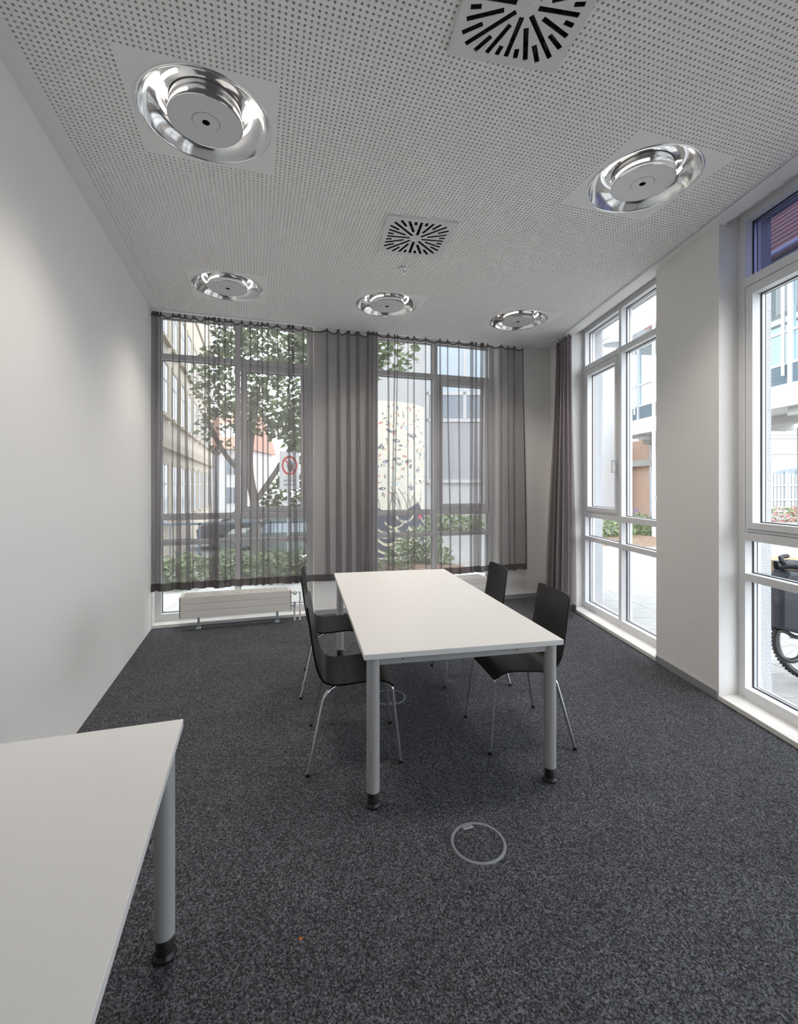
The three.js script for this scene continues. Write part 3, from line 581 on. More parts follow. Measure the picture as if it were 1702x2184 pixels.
// ground
const STREET = -1.0;
const inStreet = (u, v) => u < 1.5 && v > 9.0;
{
  const g = thing('ground', 'bare ground under the courtyard paving', 'ground', [0, 0, 0], 0, null, 'structure');
  part('bedding', [bx(1.5, 60, -0.30, -0.072, -60, 40), bx(-40, 1.5, -0.30, -0.072, -9.0, 40)], M.ground, g);
  const road = solo('street', bx(-40, 1.5, STREET - 0.2, STREET, -70, -9.0), std(0.33, 0.33, 0.33, 0.95), 'grey street lying lower beyond the railing', 'street', null, 'structure');
  const pv = thing('paving', 'pale grey concrete slab paving outside the windows', 'paving', [P0[0], 0, -P0[1]], PHI, null, 'structure');
  const a = 0.4, b = 0.6, list = [], polyU = (u, v) => v > REAR - 0.6 && v < BACK + 0.42 && u > LEFT - 0.3 && u < wallU(v) + 0.44;
  for (let i = -24; i < 24; i++) for (let j = -60; j < 26; j++) {
    const n = 0.42 + (i + 0.5) * b, s = (j + (i % 2 ? 0.5 : 0)) * a, [u, v] = rightW(s, n), D = u * SY + v * CY, X = u * CY - v * SY;
    if (D < 0.5 || D > 16.5 || inStreet(u - 0.3, v + 0.3) || inStreet(u, v) || polyU(u, v)) continue;
    if (Math.abs(X) > D * 1.15 + 1.5) continue;
    list.push([D, s, n]);
  }
  list.sort((p, q) => p[0] - q[0]);
  const slab = metric(bx(-a / 2 + 0.003, a / 2 - 0.003, -0.072, -0.03, -b / 2 + 0.003, b / 2 - 0.003)), rest = [], R = rng(77);
  const slabs = [0, 1, 2, 3].map((k) => { const g2 = slab.clone(), uv = g2.attributes.uv; for (let i = 0; i < uv.count; i++) uv.setXY(i, uv.getX(i) + k * 0.37, uv.getY(i) + k * 0.23); return g2; });
  let made = 0;
  for (const [D, s, n] of list) {
    const [u, v] = rightW(s, n), seen = (n > 0.3 && s > -9 && s < 4.2) || (v > BACK + 0.3 && v < 8);
    if (made < 300 && seen && D < 8) { const o = new THREE.Mesh(slabs[Math.floor(R() * 4)], R() < 0.5 ? M.paving : M.pavingB); o.name = 'slab'; o.position.set(s, 0, -n); pv.add(o); made++; } else rest.push([s, n]);
  }
  const im = new THREE.InstancedMesh(slab, M.paving, rest.length), m = new THREE.Matrix4(); rest.forEach(([s, n], k) => im.setMatrixAt(k, m.makeTranslation(s, 0, -n)));
  im.name = 'far_slabs'; im.userData.kind = 'stuff'; pv.add(im);
}
// shrubs in front of the railing, railing, sign
const shrubNames = ['low green shrub before the railing, closest to the beige building', 'low green shrub before the railing, second from the beige building', 'low green shrub before the railing, third from the beige building', 'low green shrub before the railing, fourth from the beige building', 'low green shrub before the railing, closest to the sign'];
[[-1.75, 8.0], [-1.05, 7.7], [-0.35, 8.0], [0.3, 7.7], [0.95, 7.9]].forEach(([u, v], k) => {
  const t = thing('shrub', shrubNames[k], 'shrub', [u, -0.03, -v], k, 'shrubs along the street railing');
  part('stem', [bar([0, 0, 0], [0.05, 0.25, 0.02], 0.012, 6), bar([0, 0, 0], [-0.12, 0.28, -0.05], 0.01, 6), bar([0, 0, 0], [0.1, 0.22, -0.12], 0.01, 6)], M.bark, t);
  foliage(t, [[0, 0.26, 0, 0.44, 0.24, 0.36], [0.2, 0.2, 0.1, 0.3, 0.2, 0.3], [-0.22, 0.22, -0.05, 0.3, 0.22, 0.3]], 900, 0.085, [M.leaf, M.leafPale, M.leafDark], 100 + k);
});
{
  const t = thing('railing', 'dark metal railing with upright bars along the lower street', 'railing', [0, 0, 0]);
  part('top_rail', bx(-3.4, 1.5, 0.80, 0.84, -8.98, -8.94), M.spandrel, t); part('bottom_rail', bx(-3.4, 1.5, 0.02, 0.06, -8.98, -8.94), M.spandrel, t);
  for (let x = -3.35; x < 1.5; x += 0.16) part('bar', bx(x - 0.008, x + 0.008, 0.06, 0.8, -8.968, -8.952), M.spandrel, t);
  for (let x = -3.4; x < 1.6; x += 1.225) part('post', bx(x - 0.02, x + 0.02, -0.07, 0.84, -8.98, -8.94), M.spandrel, t);
}
{
  const [x, , z] = E3(-1.93, 8.15), t = thing('prohibition_sign', 'white sign with red crossed circle and hand on a post', 'sign', [x, -0.03, z], -YAW + deg(50));
  const tex = canvasTex(512, 800, (g, w, h) => {
    g.fillStyle = '#f2f3f5'; g.fillRect(0, 0, w, h); g.strokeStyle = '#c8c8cc'; g.lineWidth = 6; g.strokeRect(12, 12, w - 24, h - 24);
    g.fillStyle = '#4a4a4e'; g.beginPath(); g.moveTo(256, 430); g.lineTo(200, 330); g.lineTo(176, 270); g.lineTo(196, 262); g.lineTo(226, 308); g.lineTo(220, 190); g.lineTo(242, 188); g.lineTo(250, 280); g.lineTo(256, 172); g.lineTo(278, 172); g.lineTo(280, 280); g.lineTo(294, 182); g.lineTo(314, 186); g.lineTo(308, 288); g.lineTo(330, 214); g.lineTo(348, 220); g.lineTo(334, 340); g.lineTo(310, 430); g.closePath(); g.fill();
    g.strokeStyle = '#d2453c'; g.lineWidth = 46; g.beginPath(); g.arc(256, 290, 186, 0, 7); g.stroke(); g.lineWidth = 34; g.beginPath(); g.moveTo(124, 158); g.lineTo(240, 274); g.moveTo(312, 346); g.lineTo(388, 422); g.stroke();
    g.fillStyle = '#3c3c40'; g.textAlign = 'center'; g.font = '40px sans-serif'; g.fillText('Unbefugten', 256, 556); g.font = 'bold 66px sans-serif'; g.fillText('BETRETEN', 256, 640); g.fillText('VERBOTEN', 256, 730);
  });
  part('panel', bx(-0.21, 0.21, 1.47, 2.13, -0.004, 0), M.white, t);
  part('print', new THREE.PlaneGeometry(0.416, 0.654).translate(0, 1.8, 0.001), std(1, 1, 1, 0.5, { map: tex }), t);
  part('post', bar([0, 0, -0.03], [0, 2.1, -0.03], 0.024, 14), M.steel, t);
}
// trees
function makeTree(label, X, D, base, trunk, blobs, count, size, mats, seed) {
  const [x, , z] = E3(X, D), t = thing('tree', label, 'tree', [x, base, z], -YAW);
  part('trunk', trunk.map(([pts, r]) => tube(pts, r, 16, 8)), M.bark, t);
  foliage(t, blobs, count, size, mats, seed);
  return t;
}
makeTree('large dark leafy tree with forked trunk beyond the railing', -4.3, 13.6, STREET, [
  [[[0, 0, 0], [0.1, 1.6, 0], [-0.1, 3.2, 0.1], [0.1, 5.4, 0]], 0.13], [[[0.05, 2.0, 0], [0.7, 2.9, 0.1], [1.3, 3.9, 0]], 0.08], [[[-0.05, 2.6, 0], [-0.8, 3.4, 0], [-1.4, 4.6, 0.1]], 0.07]],
  [[0.4, 5.6, 0, 1.7, 1.7, 1.3], [1.6, 5.0, 0.2, 1.3, 1.5, 1.1], [-0.7, 5.6, 0, 1.1, 1.1, 1.0], [0.6, 7.4, 0, 1.9, 1.4, 1.4], [-0.9, 4.2, 0, 0.7, 0.7, 0.7], [2.4, 6.6, 0.1, 1.2, 1.6, 1.0], [1.9, 3.6, 0.3, 0.8, 0.8, 0.8]], 6000, 0.2, [M.leafDark, M.leaf, M.leafDark], 300);
makeTree('tree with pale green maple leaves hanging before the painted tower', -0.95, 7.4, -0.03, [
  [[[0, 0, 0], [-0.05, 1.6, 0], [0.05, 3.4, 0], [0.15, 4.6, 0]], 0.07], [[[0, 2.9, 0], [0.4, 3.4, 0.05], [0.8, 3.6, 0.1]], 0.025]],
  [[0.35, 3.75, 0, 0.55, 0.38, 0.45], [0.85, 3.62, 0.05, 0.38, 0.3, 0.35], [0.2, 3.35, 0, 0.42, 0.28, 0.4], [0.25, 4.5, 0, 0.9, 0.5, 0.6]], 1700, 0.13, [M.leafPale, M.leaf], 301);
{
  const [x, , z] = E3(-1.35, 17), t = thing('hedge', 'tall loose green hedge on the street behind the sign', 'hedge', [x, STREET, z], -YAW);
  foliage(t, [[-0.3, 2.4, 0, 1.9, 2.4, 0.7], [-2.4, 1.5, 0, 1.3, 1.5, 0.7], [-1.6, 4.6, 0, 1.4, 1.2, 0.7]], 4200, 0.24, [M.leaf, M.leafDark], 302); part('stem', [bar([0, 0, 0], [-0.2, 2.6, 0], 0.06, 8), bar([-0.2, 2.0, 0], [-1.4, 4.4, 0], 0.04, 8)], M.bark, t);
}
// parked cars on the street
function car(label, X, D, turn, paint) {
  const [x, , z] = E3(X, D), t = thing('parked_car', label, 'car', [x, STREET, z], turn - YAW, 'cars parked on the street');
  const sil = new THREE.Shape([[-2.05, 0.35], [-2.1, 0.75], [-1.9, 0.95], [-1.35, 1.0], [-0.75, 1.42], [0.85, 1.45], [1.6, 1.02], [2.02, 0.92], [2.1, 0.6], [2.05, 0.35]].map(([a, b]) => new THREE.Vector2(a, b)));
  part('body', new THREE.ExtrudeGeometry(sil, { depth: 1.56, bevelEnabled: true, bevelSize: 0.06, bevelThickness: 0.07, bevelSegments: 3 }).translate(0, 0, -0.78), paint, t);
  const win = new THREE.Shape([[-1.15, 1.02], [-0.68, 1.36], [0.8, 1.38], [1.35, 1.04]].map(([a, b]) => new THREE.Vector2(a, b)));
  for (const s of [-1, 1]) part('side_window', new THREE.ExtrudeGeometry(win, { depth: 0.01, bevelEnabled: false }).translate(0, 0, s * 0.857 - 0.005), M.winBlue, t);
  for (const cx of [-1.3, 1.3]) for (const s of [-1, 1]) { const wh = part('wheel', new THREE.CylinderGeometry(0.31, 0.31, 0.2, 24).rotateX(Math.PI / 2).translate(cx, 0.31, s * 0.78), M.rubber, t); part('hubcap', new THREE.CylinderGeometry(0.19, 0.19, 0.02, 20).rotateX(Math.PI / 2).translate(cx, 0.31, s * 0.885), M.alu, wh); }
}
car('dark green parked car below the sign', -3.6, 15.4, 0.25, std(0.13, 0.17, 0.145, 0.3));
car('black parked car below the beige building', -5.9, 19, 0.3, std(0.10, 0.10, 0.11, 0.3));
// beige building along the street
{
  const U = -2.5, t = thing('beige_building', 'long beige building with rows of windows beside the street', 'building', [U, STREET, 0]);
  part('facade', metric(bx(-9, 0, 0, 13.5, -30, -9.6)), M.cream, t);
  part('cornice', bx(-0.1, 0.16, 3.55, 3.85, -30.05, -9.55), M.creamTrim, t); part('string_course', bx(-0.1, 0.07, 9.6, 9.75, -30.02, -9.58), M.creamTrim, t);
  for (let k = 0; k < 11; k++) for (const [lo, hi] of [[1.4, 3.1], [4.55, 6.05], [6.75, 8.35]]) {
    const v = 11.2 + k * 1.76, w = part('window_frame', [bx(-0.04, 0.03, lo, hi, -v - 0.62, -v - 0.5), bx(-0.04, 0.03, lo, hi, -v + 0.5, -v + 0.62), bx(-0.04, 0.03, hi, hi + 0.12, -v - 0.62, -v + 0.62), bx(-0.04, 0.12, lo - 0.1, lo, -v - 0.66, -v + 0.66)], M.creamTrim, t);
    part('pane', bx(-0.02, 0.006, lo, hi, -v - 0.5, -v + 0.5), M.winBlue, w); part('glazing_bar', [bx(0.0, 0.02, lo, hi, -v - 0.025, -v + 0.025), bx(0.0, 0.02, lerp(lo, hi, 0.66), lerp(lo, hi, 0.66) + 0.05, -v - 0.5, -v + 0.5)], M.white, w);
  }
}
{
  const [x, , z] = E3(-14.6, 44), t = thing('white_house', 'small white house with red roof far along the street', 'house', [x, STREET, z], -YAW);
  part('wall', bx(-4, 1.4, 0, 5.9, -4, 4), M.white, t);
  const sh = new THREE.Shape([[-4.6, 5.6], [4.6, 5.6], [0, 9.2]].map(([a, b]) => new THREE.Vector2(a, b)));
  part('roof', new THREE.ExtrudeGeometry(sh, { depth: 6.0, bevelEnabled: false }).rotateY(Math.PI / 2).translate(-4.3, 0, 0), M.tile, t);
  for (const [a, b] of [[-2.6, 3.4], [0.2, 3.4], [-2.6, 0.9], [0.2, 0.9]]) { const w = part('window_frame', bx(a - 0.6, a + 0.6, b - 0.1, b + 1.5, 3.98, 4.05), M.white, t); part('pane', [bx(a - 0.5, a - 0.04, b, b + 1.4, 4.04, 4.07), bx(a + 0.04, a + 0.5, b, b + 1.4, 4.04, 4.07)], M.winPane, w); }
  part('dormer', [bx(-1.2, 0.2, 6.5, 7.9, 1.0, 3.2)], M.white, t);
}
// painted round tower
{
  const [x, , z] = E3(-0.6, 11), t = thing('painted_tower', 'round cream tower painted with leaves, birds and dark swirls', 'tower', [x, -0.07, z], -YAW);
  const tex = canvasTex(1024, 1024, (g, w, h) => {   // a quarter turn of the wall facing the room: 1.88 m wide, 3.35 m high
    const r = rng(808), sx = w / 1.88, sy = h / 3.35; g.fillStyle = '#f1eedb'; g.fillRect(0, 0, w, h);
    const cols = ['#7d828a', '#8a8f96', '#cc8a86', '#d09a96', '#c3dbe6', '#cdd1e6', '#8a8e98', '#e3bd9c'];
    const leaf = (cx, cy, s, a, c, eye) => { g.save(); g.translate(cx * sx, cy * sy); g.scale(sx, sy); g.rotate(a); g.fillStyle = c; g.beginPath(); g.moveTo(-s, 0); g.quadraticCurveTo(-s * 0.2, -s * 0.75, s, 0); g.quadraticCurveTo(-s * 0.2, s * 0.75, -s, 0); g.fill(); if (eye) { g.fillStyle = '#f4f2ea'; g.beginPath(); g.arc(-s * 0.25, 0, s * 0.2, 0, 7); g.fill(); } g.restore(); };
    for (let i = 0; i < 190; i++) { const y = 0.06 + r() * 1.95; leaf(r() * 1.88, y, 0.03 + r() * 0.04, r() * 6.3, cols[Math.floor(r() * cols.length)], false); }
    for (let i = 0; i < 20; i++) { const y = 0.6 + r() * 1.4; leaf(r() * 1.88, y, 0.075 + r() * 0.03, (r() - 0.5) * 1.2 + (r() < 0.5 ? 3.14 : 0), '#6d727b', true); }
    g.fillStyle = '#5a5f69'; g.beginPath(); g.moveTo(0, 2.16 * sy); g.bezierCurveTo(0.3 * sx, 2.35 * sy, 0.5 * sx, 2.5 * sy, 0.8 * sx, 2.33 * sy); g.bezierCurveTo(1.1 * sx, 2.2 * sy, 1.25 * sx, 2.1 * sy, 1.35 * sx, 2.28 * sy); g.bezierCurveTo(1.5 * sx, 2.45 * sy, 1.7 * sx, 2.3 * sy, w, 2.5 * sy); g.lineTo(w, h); g.lineTo(0, h); g.fill();
    g.strokeStyle = '#e9e3c4'; for (let i = 0; i < 26; i++) { const y = 2.38 + r() * 0.75, x0 = r() * 1.5; g.lineWidth = 6 + r() * 14; g.beginPath(); g.moveTo(x0 * sx, y * sy); g.bezierCurveTo((x0 + 0.15) * sx, (y + 0.18) * sy, (x0 + 0.35) * sx, (y + 0.16) * sy, (x0 + 0.5) * sx, (y - 0.02) * sy); g.stroke(); }
    g.strokeStyle = '#5a5f69'; for (let i = 0; i < 30; i++) { const x0 = r() * 1.88, y = 2.05 + r() * 0.3; g.lineWidth = 4 + r() * 6; g.beginPath(); g.moveTo(x0 * sx, (y + 0.5) * sy); g.bezierCurveTo((x0 + 0.05) * sx, (y + 0.2) * sy, (x0 - 0.1 + r() * 0.2) * sx, y * sy, (x0 - 0.25 + r() * 0.5) * sx, (y - 0.3 * r()) * sy); g.stroke(); }
    g.fillStyle = '#c4666a'; g.fillRect(1.25 * sx, 2.42 * sy, 0.2 * sx, 0.12 * sy);
  });
  tex.wrapS = THREE.RepeatWrapping; tex.repeat.set(4, 1);
  part('painted_wall', new THREE.CylinderGeometry(1.2, 1.2, 3.38, 64, 1, true).translate(0, 1.69, 0), std(1, 1, 1, 0.9, { map: tex }), t);
  part('upper_wall', [new THREE.CylinderGeometry(1.18, 1.2, 4.6, 64).translate(0, 5.68, 0)], M.white, t);
}
// a bed with a bush at the foot of the tower
{
  const [x, , z] = E3(0.05, 8.5), t = thing('planting_bed', 'bed of bark mulch and leaves at the foot of the tower', 'planting bed', [x, -0.03, z], -YAW, null, 'stuff');
  part('mulch', metric(new THREE.SphereGeometry(1, 32, 12, 0, 6.3, 0, 1.57).scale(1.25, 0.09, 0.75)), M.soil, t);
  const b = thing('bush', 'loose green bush growing at the foot of the tower', 'bush', E3(0.42, 8.9, -0.03), 0);
  part('stem', [bar([0, 0, 0], [0.1, 0.4, 0], 0.012, 6), bar([0, 0, 0], [-0.15, 0.35, 0.1], 0.012, 6)], M.bark, b);
  foliage(b, [[0, 0.42, 0, 0.42, 0.34, 0.35], [-0.35, 0.26, 0.1, 0.35, 0.22, 0.3], [0.2, 0.2, 0.2, 0.35, 0.2, 0.3]], 1000, 0.09, [M.leafPale, M.leaf], 310);
  const c = thing('bush', 'low creeping green plants beside the mulch bed', 'bush', E3(-0.25, 8.1, -0.03), 0);
  part('stem', bar([0, 0, 0], [0.05, 0.15, 0], 0.01, 6), M.bark, c);
  foliage(c, [[0, 0.1, 0, 0.5, 0.14, 0.3]], 500, 0.08, [M.leaf, M.leafDark], 311);
}
// white neighbouring building across the court
{
  const [x, , z] = E3(0, 17), t = thing('white_building', 'white rendered building with large grey windows across the court', 'building', [x, -0.07, z], -YAW);
  part('wall', metric(bx(0.2, 8.25, 0, 11, -8, 0)), M.white, t);
  part('eaves', bx(0.0, 8.5, 11, 11.3, -8.2, 0.3), M.concrete, t);
  for (const [a, b, k] of [[1.0, 3.42, 0]]) {
    const f = part('window_frame', [bx(a, b, 1.66, 1.78, -0.05, 0.12), bx(a, b, 3.9, 4.02, -0.05, 0.06), bx(a, b, 4.88, 5.0, -0.05, 0.06), bx(a, a + 0.1, 1.7, 7.0, -0.05, 0.06), bx(b - 0.1, b, 1.7, 7.0, -0.05, 0.06), bx(2.35, 2.47, 4.0, 7.0, -0.05, 0.06), bx(a, b, 6.95, 7.1, -0.05, 0.06)], M.white, t);
    part('blind', bx(a + 0.1, b - 0.1, 1.78, 3.9, -0.02, 0.02), M.winGrey, f);
    for (const [p, q] of [[a + 0.1, 2.35], [2.47, b - 0.1]]) { part('pane', bx(p, q, 4.02, 4.88, -0.02, 0.02), M.winPane, f); part('pane', bx(p, q, 5.0, 6.95, -0.02, 0.02), M.winBlue, f); }
  }
  const h = thing('hedge', 'low clipped hedge at the foot of the white building', 'hedge', E3(2.4, 15.2, -0.05), -YAW);
  part('stem', bar([-1, 0, 0], [-1, 0.3, 0], 0.02, 6), M.bark, h);
  foliage(h, [[0, 0.28, 0, 2.4, 0.3, 0.4], [-1, 0.28, 0, 1.5, 0.3, 0.4]], 1600, 0.13, [M.leaf, M.leafPale], 312);
  const l = thing('wall_lamp', 'round grey lamp on a bracket at the white building', 'lamp', E3(6.75, 14.6, 5.96), -YAW);
  part('shade', lathe([[0.0001, 0.1], [0.1, 0.09], [0.28, 0.03], [0.3, 0], [0.27, -0.02], [0.0001, -0.03]], 32), M.steel, l);
  part('bracket', tube([[0, 0.08, 0], [0, 0.3, -0.2], [0, 0.35, -1.2], [0, 0.35, -2.35]], 0.03, 20, 8), M.steel, l);
}
// flagpole and planting before the gallery wing
{
  const t = thing('flagpole', 'tall white pole standing in the planting bed', 'pole', E3(7.2, 13.05, -0.03));
  part('pole', cyl(0.055, 0.045, 6.55, 0, 0, 0, 20), M.white, t); part('cap', new THREE.SphereGeometry(0.06, 16, 10).translate(0, 6.56, 0), M.white, t); part('cleat', bx(-0.02, 0.02, 1.1, 1.25, 0.05, 0.09), M.steel, t);
  const p = thing('planting_bed', 'long bed of bark mulch before the gallery wing', 'planting bed', E3(6.2, 12.9, -0.03), -YAW, null, 'stuff');
  part('mulch', metric(new THREE.SphereGeometry(1, 40, 12, 0, 6.3, 0, 1.57).scale(2.2, 0.1, 1.35)), M.soil, p);
  ['leafy green shrub in the long mulch bed, before the white building', 'leafy green shrub in the long mulch bed, beside the white pole', 'leafy green shrub at the far end of the long mulch bed'].forEach((label, k) => {
    const s = thing('shrub', label, 'shrub', E3([5.7, 7.3, 9.0][k], [13.2, 14.2, 14.6][k], -0.02), k, 'shrubs in the long mulch bed');
    part('stem', [bar([0, 0, 0], [0.1, 0.3, 0], 0.015, 6), bar([0, 0, 0], [-0.2, 0.3, 0.1], 0.015, 6)], M.bark, s);
    foliage(s, [[0, 0.3, 0, 0.85, 0.36, 0.5], [0.5, 0.22, 0.2, 0.5, 0.26, 0.4], [-0.5, 0.24, 0.1, 0.5, 0.26, 0.4]], 1500, 0.1, [M.leafPale, M.leaf], 320 + k);
  });
  const lav = thing('lavender', 'upright violet flower spikes behind the mulch bed', 'flower', E3(7.55, 14.9, 0.25));
  const R = rng(5), st = [], fl = []; for (let i = 0; i < 26; i++) { const a = (R() - 0.5) * 0.5, b = (R() - 0.5) * 0.3, h = 0.2 + R() * 0.25; st.push(bar([a * 0.5, -0.2, b * 0.5], [a, h, b], 0.006, 5)); fl.push(new THREE.CylinderGeometry(0.008, 0.012, 0.12, 6).translate(a, h + 0.06, b)); }
  part('stems', st, M.leaf, lav, 'stuff'); part('blossoms', fl, std(0.30, 0.22, 0.5, 0.8), lav, 'stuff');
  const f2 = thing('flower_bed', 'pink and green flower bed before the arched windows', 'flower bed', E3(16.8, 20, -0.05), -YAW, null, 'stuff');
  foliage(f2, [[0, 0.25, 0, 2.6, 0.35, 0.5], [1.2, 0.3, 0, 1.2, 0.5, 0.4]], 1500, 0.14, [M.leafPale, M.leaf, std(0.6, 0.2, 0.25, 0.8, { side: THREE.DoubleSide })], 330);
  const m2 = thing('planting_bed', 'narrow mulch strip in the paving beyond the bicycle', 'planting bed', E3(8.6, 9.4, -0.03), -YAW, null, 'stuff');
  part('mulch', metric(new THREE.SphereGeometry(1, 30, 10, 0, 6.3, 0, 1.57).scale(0.85, 0.05, 0.3)), M.soil, m2);
}
// glazed gallery wing, parallel to the window wall
{
  const t = thing('gallery_wing', 'glazed first-floor gallery with grey mullions and tiled roof across the court', 'building', [P0[0], 0, -P0[1]], PHI);
  const n0 = 6.06, n1 = 8.6, s0 = -9.2, s1 = 8, zb = 3.58, zt = 6.0;
  part('floor_slab', bx(s0, s1, 3.12, zb, -n0 + 0.06, -n1), M.white, t);
  part('soffit_beam', bx(s0, s1, 2.92, 3.12, -n0 - 0.9, -n0 - 1.25), M.concrete, t);
  for (let s = -7.98; s < s1; s += 2.65) part('cross_beam', bx(s - 0.15, s + 0.15, 2.95, 3.12, -n0 - 0.1, -n1), M.concrete, t);
  part('eaves_beam', bx(s0, s1, zt, 6.24, -n0 + 0.05, -n1), M.white, t);
  part('gutter', new THREE.CylinderGeometry(0.08, 0.08, s1 - s0, 14).rotateZ(Math.PI / 2).translate((s0 + s1) / 2, 6.3, -n0 + 0.12), M.steel, t);
  for (const n of [n0, n1]) for (let s = -7.94; s < s1; s += 2.65) {
    part('mullion', bx(s - 0.05, s + 0.05, zb, zt, -n + 0.04, -n - 0.06), M.steel, t);
    for (const [z, w] of [[4.0, 0.05], [4.66, 0.05], [5.82, 0.06]]) part('transom', bx(s + 0.05, s + 2.6, z - w / 2, z + w / 2, -n + 0.02, -n - 0.04), M.white, t);
    part('spandrel', bx(s + 0.05, s + 2.6, zb, 3.97, -n + 0.01, -n - 0.01), M.spandrel, t);
    for (const [a, b] of [[4.03, 4.63], [4.69, 5.79]]) part('pane', new THREE.PlaneGeometry(2.55, b - a).translate(s + 1.325, (a + b) / 2, -n), M.galleryGlass, t);
    if (s < -7.9) { part('spandrel', bx(s0, s - 0.05, zb, 3.97, -n + 0.01, -n - 0.01), M.spandrel, t); for (const [z, w] of [[4.0, 0.05], [4.66, 0.05], [5.82, 0.06]]) part('transom', bx(s0, s - 0.05, z - w / 2, z + w / 2, -n + 0.02, -n - 0.04), M.white, t); part('pane', new THREE.PlaneGeometry(s - 0.05 - s0, 1.75).translate((s - 0.05 + s0) / 2, 4.9, -n), M.galleryGlass, t); }
    part('blind_rod', bx(s - 0.14, s - 0.1, 3.75, zt, -n + 0.09, -n + 0.05), M.white, t);
  }
  const nRow = 22; for (let k = 0; k < nRow; k++) { const a = k / nRow, y = 6.3 + a * 3.6, n = n0 - 0.1 + a * 2.6; part('tile_course', bx(-7.35, s1, -0.02, 0.03, 0.1, -0.16).rotateX(0.85).translate(0, y, -n), M.tile, t); }
  part('roof_deck', bx(-7.3, s1, -0.02, 0, 0, -4.4).rotateX(0.94).translate(0, 6.24, -n0 + 0.05), M.tile, t);
  part('dormer_cheek', [bx(-8.0, -7.37, 6.24, 8.3, -n0 - 0.3, -n0 - 1.5)], M.steel, t);
  part('ground_floor_wall', bx(-11.2, -6.6, -0.05, 3.12, -7.3, -8.5), M.pink, t); part('wall_cornice', bx(-10.6, -6.55, 2.18, 2.4, -7.12, -7.4), M.concrete, t);
  part('pier', bx(-10.9, -10.62, -0.05, 3.12, -7.0, -7.3), M.concrete, t);
  for (const s of [-4.6, 0.7, 6]) part('column', cyl(0.14, 0.14, 3.0, s, -0.05, -8.3, 20), M.concrete, t);
  part('downpipe', cyl(0.05, 0.05, 3.2, -9.1, -0.05, -7.2, 12), M.steel, t);
}
// far white front with arched windows
{
  const D = 26, [x, , z] = E3(0, D), t = thing('arched_building', 'white building with arched ground-floor windows beyond the gallery', 'building', [x, -0.07, z], -YAW);
  part('wall', bx(12, 36, 0, 12, -6, 0), M.white, t);
  part('string_course', [bx(12, 36, 3.32, 3.45, -0.1, 0.12)], M.white, t); part('sill_course', [bx(12, 36, 4.2, 4.34, -0.1, 0.12)], M.white, t);
  for (const cx of [18.1, 22.35, 26.6]) {
    const hw = 1.62, sh = new THREE.Shape(); sh.moveTo(-hw, 0.1); sh.lineTo(hw, 0.1); sh.lineTo(hw, 2.1); sh.quadraticCurveTo(0, 2.95, -hw, 2.1); sh.closePath();
    const f = part('arched_window', new THREE.ExtrudeGeometry(sh, { depth: 0.05, bevelEnabled: false }).translate(cx, 0, 0), M.winPane, t);
    const drape = []; for (let k = 0; k < 16; k++) drape.push(bx(cx - hw + 0.12 + k * 0.2, cx - hw + 0.27 + k * 0.2, 0.15, 2.2, 0.05, 0.07)); part('inner_curtain', drape, M.curtainWhite, f, 'stuff');
    const bars = []; for (const k of [-1.62, -0.62, 0, 0.62, 1.62]) bars.push(bx(cx + k - (Math.abs(k) === 0 ? 0.02 : 0.055), cx + k + (Math.abs(k) === 0 ? 0.02 : 0.055), 0.1, 2.4 - 0.16 * k * k, 0.05, 0.12));
    for (const y of [0.1, 0.75, 1.55]) bars.push(bx(cx - hw, cx + hw, y - 0.04, y + 0.04, 0.05, 0.12)); part('glazing_bar', bars, M.white, f);
    const up = part('upper_window', bx(cx - 1.6, cx + 1.6, 4.4, 6.0, 0, 0.04), M.winBlue, t), ub = []; for (const k of [-1.6, -0.6, 0.0, 0.6, 1.6]) ub.push(bx(cx + k - 0.05, cx + k + 0.05, 4.4, 6, 0.04, 0.09)); ub.push(bx(cx - 1.6, cx + 1.6, 4.4, 4.48, 0.04, 0.09), bx(cx - 1.6, cx + 1.6, 4.66, 4.69, 0.06, 0.1)); part('glazing_bar', ub, M.white, up);
  }
}
